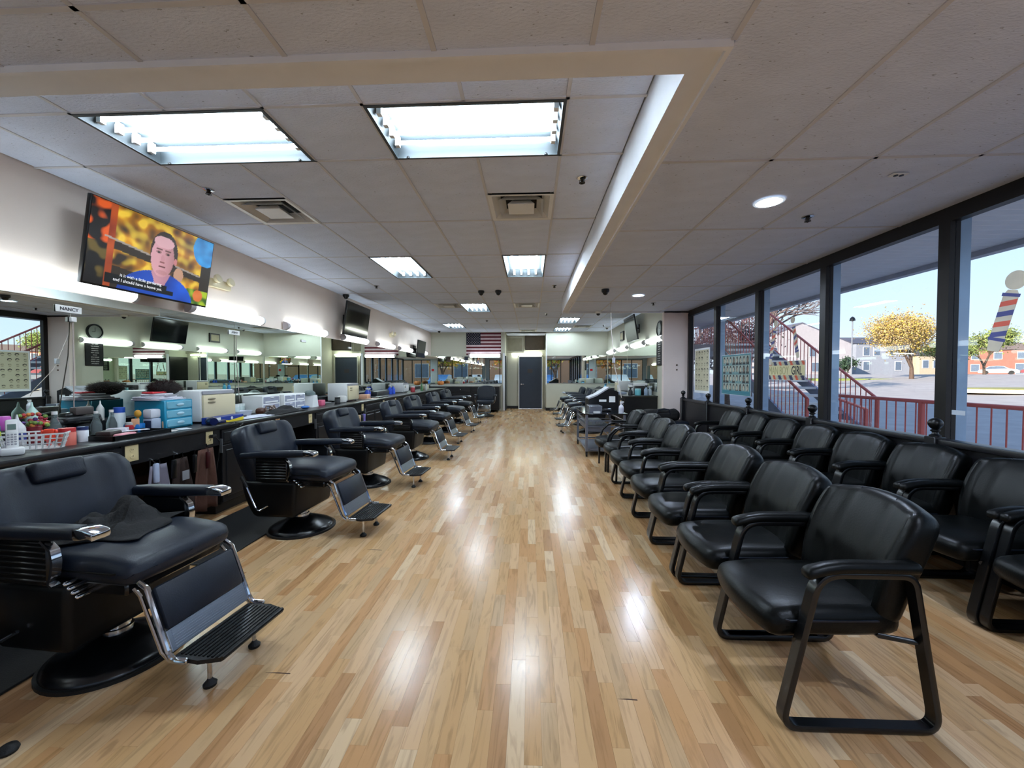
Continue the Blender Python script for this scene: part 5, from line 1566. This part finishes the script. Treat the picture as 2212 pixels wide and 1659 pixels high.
# tray with tools
o = thing('tool_tray', 'black rectangular tray of combs and papers near the counter front', 'tray', (-3.22, 3.06, CT))
b = MB(); b.rbox(-.13, -.22, 0, .13, .26, .008, .003, 1)
for q in ((-.13, -.22, .0, -.12, .26, .035), (.12, -.22, 0, .13, .26, .035), (-.13, -.22, 0, .13, -.21, .035), (-.13, .25, 0, .13, .26, .035)): b.box(*q)
b.build('pan', M_plast, o, 0)
boxy('pink_brush', 'pink foam brush lying in the black tray', 'brush', (-3.17, 3.00, CT + .010), .06, .16, .03, '#d88a96', .2, .012)
boxy('leather_pouch', 'dark brown pouch in the black tray', 'pouch', (-3.27, 2.97, CT + .012), .10, .14, .05, '#2a1c1a', .3, .015)
boxy('paper_strip', 'white paper strip lying over the tray tools', 'paper', (-3.27, 3.16, CT + .035), .06, .20, .004, '#dedce0', -.5, .001)
boxy('magazine', 'folded pale magazine at the back of the tray', 'magazine', (-3.36, 3.12, CT), .12, .10, .06, '#c9c4cc', .6, .004)
for k, (x, y, c) in enumerate(((-3.20, 3.22, '#b9b5b8'), (-3.16, 3.40, '#c9bfb9'), (-3.17, 3.53, '#d8dade'))):
    boxy('card_sheet', ['loose printed sheet right of the tray', 'torn paper sheet near the counter edge', 'small white card before the teal drawers'][k], 'paper', (x, y, CT + .0005), .09, .14, .002, c, k * .5, .0005)
for k, (x, y) in enumerate(((-3.52, 3.10), (-3.52, 3.22))):
    bottle(['clear glass bottle left of its twin, behind the tray', 'clear glass bottle above the red cup, right of its twin'][k], (x, y, CT), .035, .20, 'clear', '#d8d2cc', 'neck')
bottle('red plastic cup behind the tray', (-3.40, 3.27, CT), .04, .09, '#c03038', '#b9b9b9', 'jar', name='cup', cat='cup')
bottle('white bottle with blue cap behind the red cup', (-3.60, 3.36, CT), .04, .21, '#dfe6e8', '#2d55b4', 'jar')
bottle('pointed white nozzle bottle on the ledge', (-3.74, 3.33, LZ), .026, .17, '#d8d8d2', '#d8d8d2', 'cone')
o = thing('clipper_rack', 'cluster of black clippers on a stand against the mirror', 'clipper rack', (-3.62, 3.08, CT))
b = MB(); b.rbox(-.12, -.25, .0, .06, .02, .05, .01, 1); b.rbox(-.12, -.12, .12, .02, .14, .16, .01, 1); b.build('stand', mat('dark grey plastic', '#2a2b2d', .45), o)
for k in range(5):
    b = MB(); b.rbox(-.03, -.09, 0, .03, .09, .045, .018, 2, (0, 2, 0), lambda u, v, w, p: (p.x * (1 - .25 * v), p.y, p.z + .01 * v), M=Matrix.Translation((-.05 + .02 * (k % 2), -.18 + k * .085, .055 + .05 * (k % 3))) @ Matrix.Rotation(.4 * (k - 2), 4, 'Z')); b.build('clipper', MATS['dark grey plastic'] if k % 2 else M_plast, o)
b = MB(); b.rbox(-.06, -.04, .17, .0, .10, .235, .012, 2); b.build('trimmer', mat('brown grey plastic', '#4b4340', .5), o)
# combs jar and blue bin
o = thing('comb_jar', 'clear rounded jar of combs before the teal drawers', 'jar', (-3.36, 3.42, CT))
b = MB(); b.rbox(-.045, -.045, 0, .045, .045, .11, .012, 2); b.build('jar', mat('frosted plastic', '#9fa9bb', .2), o); b = MB(); b.rbox(-.04, -.05, .11, .04, .05, .19, .015, 2); b.build('upper_box', mat('pale frosted plastic', '#c8cad2', .2), o)
b = MB(); b.box(-.03, -.0465, .02, .035, -.0455, .09); b.build('label', mat('navy print', '#252c48', .5), o, 0)
boxy('blue_bin', 'small bright blue bin left of the comb jar', 'bin', (-3.40, 3.30, CT), .11, .10, .075, '#1d6fb8', .3, .01)
o = thing('hair_brush', 'ochre round brush standing in the blue bin', 'brush', (-3.41, 3.34, CT + .075), 0)
b = MB(); b.cyl((0, 0, 0), (0, 0, .05), .008, n=8); b.ball((0, 0, .08), .028, 8, (1, .8, 1.2)); b.build('body', pmat('#c08a28'), o)
boxy('card_pack', 'white and orange packet standing in the blue bin', 'packet', (-3.36, 3.27, CT + .05), .05, .02, .07, '#d8a07a', .7, .003)
o = bottle('round tan-backed brush beside the comb jar', (-3.32, 3.50, CT), .022, .12, '#c3a184', '#c3a184', 'cone', name='brush', cat='brush')
# teal drawers
o = thing('drawer_unit', 'teal plastic drawer unit below the brown wig', 'drawer unit', (-3.44, 3.63, CT), 0)
b = MB(); b.rbox(-.15, -.15, 0, .145, .15, .26, .008, 1); b.build('case', pmat('#1c86a6', .3), o)
for k in range(3):
    b = MB(); b.rbox(.10, -.135, .012 + k * .083, .152, .135, .085 + k * .083, .008, 1); dr = b.build('drawer', pmat('#6fa9bd', .25), o)
    b = MB(); b.lathe([(.035, 0), (.04, .006), (.02, .010)], n=16, M=Matrix.Translation((.152, 0, .05 + k * .083)) @ Matrix.Rotation(R(90), 4, 'Y') @ Matrix.Scale(.35, 4, (1, 0, 0))); b.build('handle', pmat('#9fc4d0', .3), dr)
boxy('purple_box', 'small purple box before the teal drawers', 'box', (-3.42, 3.475, CT), .06, .06, .10, '#5f3f86', .2, .006)
for k in range(5):
    boxy('folded_towel', ['bottom white towel on the teal drawers', 'second white towel on the teal drawers', 'middle white towel on the teal drawers', 'fourth towel, grey, on the teal drawers', 'thin top towel on the teal drawers'][k], 'towel', (-3.46 + .01 * (k % 2), 3.60 - .02 * (k % 3), CT + .26 + k * .012), .26 - .02 * k, .30 - .03 * k, .012, '#d2cfd8' if k != 3 else '#9a9aa0', .1 * k, .005)
boxy('red_dish', 'flat red dish on the stacked towels', 'dish', (-3.47, 3.56, CT + .322), .10, .16, .015, '#c02c34', .1, .006)
# wig
o = thing('wig', 'bushy dark brown wig on top of the towels', 'wig', (-3.50, 3.70, CT + .31))
b = MB(); b.ball((0, 0, .05), .09, 12, (1, 1.6, .75)); b.build('cap', mat('wig base', '#150d0b', .9), o)
b = MB(); wr = random.Random(9)
for k in range(1400):
    th, ph = wr.uniform(0, 2 * PI), math.acos(wr.uniform(-.3, 1))
    n_ = Vector((math.sin(ph) * math.cos(th), math.sin(ph) * math.sin(th), math.cos(ph)))
    p = Vector((n_.x * .085, n_.y * .14, .05 + n_.z * .062)); q = p + (n_ + Vector((wr.gauss(0, .4), wr.gauss(0, .4), wr.gauss(0, .4)))).normalized() * .04
    s_ = n_.orthogonal().normalized() * .0016
    b.add([p - s_, p + s_, q], [(0, 1, 2)])
h_ = b.build('hair', mat('wig hair', '#2a1714', .7, var=.2), o, 0); h_['kind'] = 'stuff'
# towel warmers
def warmer(label, loc, rz=0, w=.46, dp=.34, h=.29, doorc=None, ftag=None):
    o = thing('towel_warmer', label, 'towel warmer', loc, rz)
    b = MB(); b.rbox(-dp, -w / 2, .015, 0, w / 2, h, .012, 2); b.build('body', M_white, o)
    b = MB()
    for sx in (-dp + .03, -.03):
        for sy in (-w / 2 + .04, w / 2 - .04): b.cyl((sx, sy, 0), (sx, sy, .02), .015, n=8)
    b.build('foot', M_rubber, o)
    b = MB(); b.rbox(.0, -w / 2 + .012, .03, .028, w / 2 - .012, h - .045, .01, 2); d_ = b.build('door', doorc or M_cream, o)
    for z in (h - .085, h - .12):
        b = MB(); b.lathe([(.05, 0), (.052, .004), (.03, .010)], n=18, M=Matrix.Translation((.028, -w / 2 + .11, z)) @ Matrix.Diagonal((1, 1, .22, 1)) @ Matrix.Rotation(R(90), 4, 'Y')); b.build('handle', mat('taupe recess', '#8f8468', .4), d_)
    b = MB(); b.rbox(.0, -w / 2 + .012, h - .04, .018, w / 2 - .012, h - .004, .004, 1); b.build('control_strip', M_greyp, o)
    return o
warmer('cream-doored towel warmer beside the brown wig', (-3.32, 4.13, CT), 0, .46, .34, .33)
warmer('cream-doored towel warmer in the middle of the left counter', (-3.30, 7.33, CT), 0, .46, .36, .33)
warmer('white towel warmer with blue bottles far along the left counter', (-3.38, 10.75, CT), 0, .44, .36, .26, M_white)
warmer('towel warmer nearest on the right-hand counter', (2.55, 12.0, CT), PI, .44, .34, .30)
warmer('towel warmer at the near end of the right-hand counter', (2.50, 10.15, CT), PI, .44, .34, .28, M_white)
# hair dryer
o = thing('hair_dryer', 'dark blue hair dryer lying at the counter edge', 'hair dryer', (-3.16, 3.83, CT + .035), R(58))
b = MB(); b.lathe([(.028, -.10), (.032, -.05), (.042, .0), (.043, .06), (.036, .085)], n=18, M=Matrix.Rotation(R(90), 4, 'X')); b.build('barrel', mat('navy gloss', '#151c44', .15, coat=.5), o)
b = MB(); b.lathe([(.033, 0), (.033, .02), (.02, .03)], n=18, M=Matrix.Translation((0, .10, 0)) @ Matrix.Rotation(R(-90), 4, 'X') @ Matrix.Scale(.9, 4)); b.build('nozzle', M_chrome, o)
b = MB(); b.rbox(-.018, -.03, -.03, .13, .02, .006, .014, 2); b.build('handle', MATS['navy gloss'], o)
b = MB(); b.tube([(.12, 0, -.025), (.2, -.05, -.03), (.2, -.22, -.031), (.10, -.40, -.031)], .004, 6); b.build('cord', M_rubber, o)
o = thing('glove_box', 'flat blue and yellow box before the cream towel warmer', 'box', (-3.20, 4.05, CT), R(2))
b = MB(); b.rbox(-.06, -.22, 0, .06, .22, .065, .003, 1); b.build('carton', pmat('#233a8c'), o)
b = MB(); b.add([(.0608, -.22, .001), (.0608, .22, .001), (.0608, .22, .04), (.0608, .0, .018), (.0608, -.10, .036), (.0608, -.22, .04)], [(0, 1, 2, 3), (0, 3, 4, 5)]); b.build('yellow_band', pmat('#d9c12c'), o, 0)
b = MB(); b.cyl((.060, .04, .04), (.0615, .04, .04), .016, n=16); b.build('emblem', M_white, o)
b = MB(); b.box(.0602, -.22, .035, .0612, -.12, .063); b.build('white_end', M_white, o, 0)
# station two
o = thing('round_tub', 'round white plastic tub right of the cream towel warmer', 'tub', (-3.45, 4.62, CT))
b = MB(); b.lathe([(.11, 0), (.13, .06), (.135, .062), (.125, .058), (.10, .01)], n=26); b.build('body', pmat('#c5cad6', .35), o)
bottle('white spray bottle with trigger behind the round tub', (-3.60, 4.62, LZ - .10), .035, .26, '#d6d8d6', '#c9cfc9', 'spray')
bottle('green and white bottle behind the round tub', (-3.68, 4.52, CT), .035, .20, '#dfe2dc', '#2c6b44', 'jar', '#2f8a58')
bottle('dark blue can right of the towel warmer', (-3.66, 4.43, CT), .03, .17, '#2c2f78', '#c9c9c9', 'jar', name='can', cat='can')
bottle('dark green spray head behind the clear tubs', (-3.70, 4.78, CT), .03, .22, '#4a6a58', '#2a4434', 'spray')
for k in range(3):
    bottle(['clear tub left of three in the round tub row', 'middle clear tub beside the white drawers', 'clear tub nearest the white drawers'][k], (-3.56 - .03 * k, 4.70 + .09 * k, CT + .0), .04, .13, '#b4c2be', '#cfd4d0', 'jar', name='tub', cat='tub')
def wdrawers(label, loc, w, two):
    o = thing('drawer_unit', label, 'drawer unit', loc)
    b = MB(); b.rbox(-.14, -w / 2, 0, .13, w / 2, .22, .01, 2); b.build('case', M_white, o)
    cols = 2 if two else 1
    for c in range(cols):
        for k in range(2):
            ya = -w / 2 + .02 + c * (w - .02) / cols; yb_ = ya + (w - .02) / cols - .02
            b = MB(); b.rbox(.09, ya, .02 + k * .10, .136, yb_, .105 + k * .10, .006, 1); d_ = b.build('drawer', mat('smoky plastic', '#9a9cab', .2), o)
            b = MB(); b.box(.136, ya + .03, .03 + k * .10, .1365, yb_ - .03, .05 + k * .10); b.box(.136, (ya + yb_) / 2 - .03, .088 + k * .1, .148, (ya + yb_) / 2 + .03, .096 + k * .1); b.build('pull', M_white, d_, 0)
    return o
wdrawers('white two-drawer unit, left of the pair', (-3.52, 5.12, CT), .36, False)
wdrawers('wider white drawer unit, right of the pair', (-3.50, 5.62, CT), .52, True)
o = thing('cup_rack', 'small bunch of clips before the white drawers', 'clips', (-3.34, 5.0, CT))
b = MB(); wr = random.Random(4)
for k in range(14): b.rbox(-.01, -.03, 0, .01, .03, .012, .004, 1, M=Matrix.Translation((wr.gauss(0, .04), wr.gauss(0, .06), .03 + wr.random() * .07)) @ Matrix.Rotation(wr.random() * 3, 4, 'X') @ Matrix.Rotation(wr.random() * 3, 4, 'Z'))
b.build('clips', mat('silver brown clips', '#8a7a70', .3, .5), o, 0)
boxy('brown_bag', 'small brown pouch beside the clips', 'pouch', (-3.36, 4.86, CT), .10, .12, .08, '#4a2a1e', .4, .03)
cloth('folded_cape', 'black cape spread along the counter edge', 'cape', (-3.22, 5.08, CT + .002), .13, .40, .075, M_cloth, 7, .06, fold=3)
cloth('paper_sheet', 'crumpled white sheets under the black cape', 'paper', (-3.19, 4.52, CT + .001), .09, .26, .018, mat('white tissue', '#cfd2e0', .7), 9, -.1, n=14)
boxy('small_dark_box', 'small navy box beside the yellow and blue carton', 'box', (-3.24, 4.37, CT), .06, .09, .04, '#1c1f38', .1)
o = thing('tissue_box', 'white tapered dispenser with a grey top, right of the drawers', 'dispenser', (-3.36, 5.98, CT))
b = MB(); b.prism([(-.09, 0), (.09, 0), (.05, .18), (-.05, .18)], -.09, .09, 'x'); b.build('body', M_white, o, 20)
b = MB(); b.lathe([(.085, .18), (.08, .22), (.04, .25), (.005, .26)], n=18); b.build('dome', mat('grey green dome', '#5c6a68', .3), o)
b = MB(); b.ball((0, 0, .02), .045, 8, (1.2, 1.6, .5)); tag(b.build('blue_pouch', pmat('#2a62a8', .25), loc=(-3.27, 5.70, CT)), 'glossy blue pouch at the end of the black cape', 'pouch')
boxy('pink_box', 'small pink plastic box right of the white dispenser', 'box', (-3.32, 6.22, CT), .10, .12, .09, '#d0607e', 0, .01)
bottle('black cup before the second towel warmer', (-3.24, 6.62, CT), .045, .11, '#1a1a1c', '#151517', 'jar', name='cup', cat='cup')
boxy('white_caddy', 'white clipper caddy beside the second towel warmer', 'caddy', (-3.30, 6.90, CT), .14, .12, .12, '#cfcdc8', .2, .02)
o = tag(MB().rbox(-.1, -.14, 0, .1, .14, .018, .004, 1).build('book_stack', pmat('#8f918d'), loc=(-3.55, 6.70, CT)), 'flat grey book near the mirror, left of the second towel warmer', 'book')
boxy('peach_box', 'peach-coloured carton right of the second towel warmer', 'box', (-3.36, 8.0, CT), .18, .24, .09, '#d3a184', .1)
boxy('peach_tray', 'pale flat tray before the peach carton', 'tray', (-3.20, 8.0, CT), .14, .40, .012, '#c9b4a4', 0)
boxy('red_box', 'small red carton behind the peach carton', 'box', (-3.60, 7.9, CT), .08, .07, .17, '#b0303c', .2)
boxy('white_card', 'white carton beside the small red carton', 'box', (-3.55, 8.02, CT), .05, .06, .16, '#d0d0d4', .2)
bottle('blue spray bottle behind the dark low stand', (-3.60, 8.7, CT), .05, .20, '#2444b0', '#d8d8d8', 'spray')
bottle('second blue spray bottle beside its twin at the low stand', (-3.62, 8.86, CT), .045, .19, '#2444b0', '#d8d8d8', 'spray')
boxy('low_stand', 'low dark stand on the left counter', 'stand', (-3.62, 9.4, CT), .26, .8, .10, '#202124', 0)
boxy('dark_tray', 'dark flat tray before the low stand', 'tray', (-3.25, 8.55, CT), .2, .5, .02, '#1c1d1f', 0)
bottle('royal blue spray bottle left of the white warmer', (-3.52, 9.92, CT), .055, .24, '#1c4cc8', '#d0d0c8', 'spray')
bottle('royal blue spray bottle next to its twin by the white warmer', (-3.50, 10.10, CT), .055, .24, '#1c4cc8', '#d0d0c8', 'spray')
bottle('red tin beside the white warmer', (-3.30, 11.15, CT), .06, .16, '#a8303a', '#d4c8c8', 'jar', name='tin', cat='tin')
bottle('slim green bottle far along the left counter', (-3.25, 11.9, CT), .035, .24, '#4a7a4c', '#3a5a3a', 'neck')
boxy('cream_radio', 'cream box near the far end of the left counter', 'box', (-3.35, 12.6, CT), .2, .34, .16, '#c4bfa4', 0, .02)
bottle('tall white bottle near the far end of the left counter', (-3.2, 12.2, CT), .035, .2, '#d5d5cf', '#d0d0d0', 'jar')
o = thing('pumpkin', 'orange pumpkin ornament on the back counter corner', 'ornament', (-3.35, 14.9, .985))
b = MB()
for k in range(8): a = 2 * PI * k / 8; b.ball((math.cos(a) * .06, math.sin(a) * .06, .08), .07, 8, (1, 1, 1.1))
b.build('body', pmat('#c8783a'), o); b = MB(); b.tube([(0, 0, .14), (.01, 0, .18), (.03, 0, .20)], .012, 6); b.build('stem', pmat('#4a4a2a'), o)
# right counter things
for (x, y, r_, h, c, cap, kd, nm) in ((2.35, 9.6, .05, .20, '#1c1d22', '#17181a', 'spray', 'black spray bottle on the end of the right-hand counter'), (2.52, 9.58, .07, .16, '#6fb9c4', '#9ad0d6', 'jar', 'teal jar beside the black spray bottle'),
        (2.72, 9.62, .05, .24, '#8a9db0', '#22262c', 'spray', 'grey-blue spray bottle near the wall end of the right counter'), (2.83, 9.7, .05, .22, '#a9b6bc', '#c9ced2', 'spray', 'pale spray bottle by the mirror on the right counter'),
        (2.28, 10.5, .05, .22, '#d6d4cc', '#e0e0dc', 'jar', 'tall white canister on the right counter'), (2.32, 12.6, .05, .2, '#4aa0b8', '#2c6f8a', 'spray', 'light blue spray bottle deep on the right counter'),
        (2.36, 12.85, .05, .2, '#4a90c8', '#2c6f8a', 'spray', 'blue spray bottle deepest on the right counter'), (2.25, 11.2, .06, .12, '#2b2c30', '#3a3b40', 'jar', 'black jar midway on the right counter')):
    bottle(nm, (x, y, CT), r_, h, c, cap, kd)
boxy('black_stand', 'black clipper stand on the near end of the right counter', 'stand', (2.64, 9.85, CT), .28, .14, .22, '#1a1718', 0, .02)
boxy('grey_scale', 'flat grey plinth on the near right counter', 'tray', (2.26, 10.15, CT), .2, .3, .06, '#8c95a6', 0, .01)
cloth('black_cloth', 'black cloth heap far on the right counter', 'cloth', (2.4, 13.9, CT), .2, .3, .09, M_cloth, 12, n=14)
bottle('white spray bottle with lettering on the trolley', (1.545, 6.93, .736), .042, .20, '#d3d3dc', '#dcdce0', 'spray', '#c9c9d6')
o = thing('power_cable', 'long pale cord slanting from the lower ceiling to the trolley', 'cord', (1.49, 7.6, Zl))
b = MB(); b.tube([(0, 0, 0), (.0, -.05, -.5), (.02, -.3, -1.2), (.05, -.62, -1.62), (.06, -.66, -1.72)], .006, 6); b.build('cord', MATS['pale cord'], o)
b = MB(); b.rbox(-.018, -.30, -1.12, .028, -.24, -1.02, .006, 1); b.build('connector', M_greyp, o)
# hanging capes and tools under the counter
def hung(name, label, cat, y, z1, w, h, m, seed, x=-3.06):
    n = 12; vs = []
    for j in range(n + 1):
        for i in range(n + 1):
            u, v = i / n - .5, j / n
            ww = w * (.55 + .45 * min(1, v * 1.6)) * (1 + .06 * noise.noise(Vector((v * 3, seed, 1))))
            vs.append((.028 * math.sin(u * 16 + seed + v * 1.5) * min(1, v + .2) + .02, u * ww, -v * h - .02 * abs(math.sin(u * 7 + seed)) * (j == n)))
    fs = [(j * (n + 1) + i, j * (n + 1) + i + 1, (j + 1) * (n + 1) + i + 1, (j + 1) * (n + 1) + i) for j in range(n) for i in range(n)]
    r = thing(name, label, cat, (x, y, z1))
    b = MB(); b.add(vs, fs); o = b.build('fabric', m, r)
    q = o.modifiers.new('thickness', 'SOLIDIFY'); q.thickness = .004
    b = MB(); b.tube([(-.01, 0, .03), (.03, 0, .045), (.035, 0, .01), (.015, 0, -.01)], .005, 6); b.build('hook', M_chrome, r)
    return r
M_brcl = mat('brown cloth', '#5a3a2e', .8, var=.15, bump=.2)
M_brcl2 = mat('dark brown cloth', '#33241f', .8, var=.15)
c1 = hung('hanging_cape', 'rust-brown cape hanging under the counter, rightmost', 'cape', 3.62, .70, .32, .56, M_brcl, 2)
c2 = hung('hanging_cape', 'dark brown cape with a small square patch under the counter', 'cape', 3.36, .67, .20, .50, M_brcl2, 5)
b = MB(); b.box(.055, -.035, -.19, .058, .035, -.11); b.build('patch', mat('grey patch', '#8a8a90', .6), c2, 0)
hung('hanging_towel', 'pale grey cloth hanging left of the dark brown cape', 'towel', 3.14, .66, .26, .46, mat('mauve grey cloth', '#77727f', .85), 8)
o = thing('hair_clipper', 'white clipper hanging on its cord under the counter', 'clipper', (-3.02, 3.10, .62))
b = MB(); b.rbox(-.014, -.022, -.10, .014, .022, .06, .012, 2, (0, 0, 2)); b.build('body', mat('pale blue plastic', '#aab4cc', .4), o); b = MB(); b.tube([(0, 0, .06), (-.02, -.03, .1), (-.03, -.03, -.1), (0, 0, -.2), (-.01, .0, -.32)], .005, 6); b.build('cord', M_rubber, o)
for k, (y, nm) in enumerate(((3.24, 'black trimmer hung just right of the white clipper'), (3.45, 'black shears hung between the two brown capes'), (3.60, 'dark red handled brush hung over the rust-brown cape'))):
    o = thing('hanging_tool', nm, 'barber tool', (-3.0, y, .68))
    b = MB(); b.rbox(-.012, -.02, -.16, .012, .02, .0, .01, 2); b.build('body', [M_plast, M_plast, pmat('#3a0f12')][k], o); b = MB(); b.tube([(-.04, 0, .03), (.0, 0, .04), (.0, 0, 0)], .005, 6); b.build('hook', M_chrome, o)
for k, (y, c, nm) in enumerate(((6.95, '#b39a78', 'tan brush hanging under the middle of the left counter'), (7.05, '#1c1c20', 'black dryer hanging under the middle of the left counter'), (7.15, '#6d63a0', 'violet bag hanging under the middle of the left counter'))):
    o = thing('hanging_tool', nm, 'barber tool', (-3.02, y, .68))
    b = MB(); b.rbox(-.03, -.035, -.26, .03, .035, .0, .02, 2, (0, 0, 2)); b.build('body', pmat(c), o); b = MB(); b.tube([(-.03, 0, .03), (.0, 0, .04), (.0, 0, 0)], .005, 6); b.build('hook', M_chrome, o)
for k, (y, nm) in enumerate(((9.50, 'dark dryer hung on the near end of the right-hand counter'), (9.62, 'tan handled brush hung on the right-hand counter'), (9.74, 'dark hose hung on the right-hand counter'))):
    o = thing('hanging_tool', nm, 'barber tool', (2.14, y, .78))
    b = MB(); b.rbox(-.03, -.03, -.30, .02, .03, .0, .02, 2, (0, 0, 2)); b.build('body', [M_plast, pmat('#b08c5c'), M_rubber][k], o); b = MB(); b.tube([(.03, 0, .03), (0, 0, .05), (0, 0, 0)], .006, 6); b.build('hook', M_chrome, o)
b = MB(); b.lathe([(.026, 0), (.03, .01), (.024, .024), (.01, .032)], n=16); tag(b.build('floor_item', M_rubber, loc=(-1.93, 1.37, 0)), 'small black rounded stopper on the floor at the bottom left corner', 'item')  # unidentified small dark object, its form made up
# things by the front of the shop, seen only in the mirrors
o = thing('front_notice', 'small red notice on the front wall beside the door', 'sign', (.75, YF, 1.75), PI)
b = MB(); b.rbox(-.11, -.008, -.09, .11, 0, .09, .003, 1); b.build('plate', pmat('#c8202c'), o)
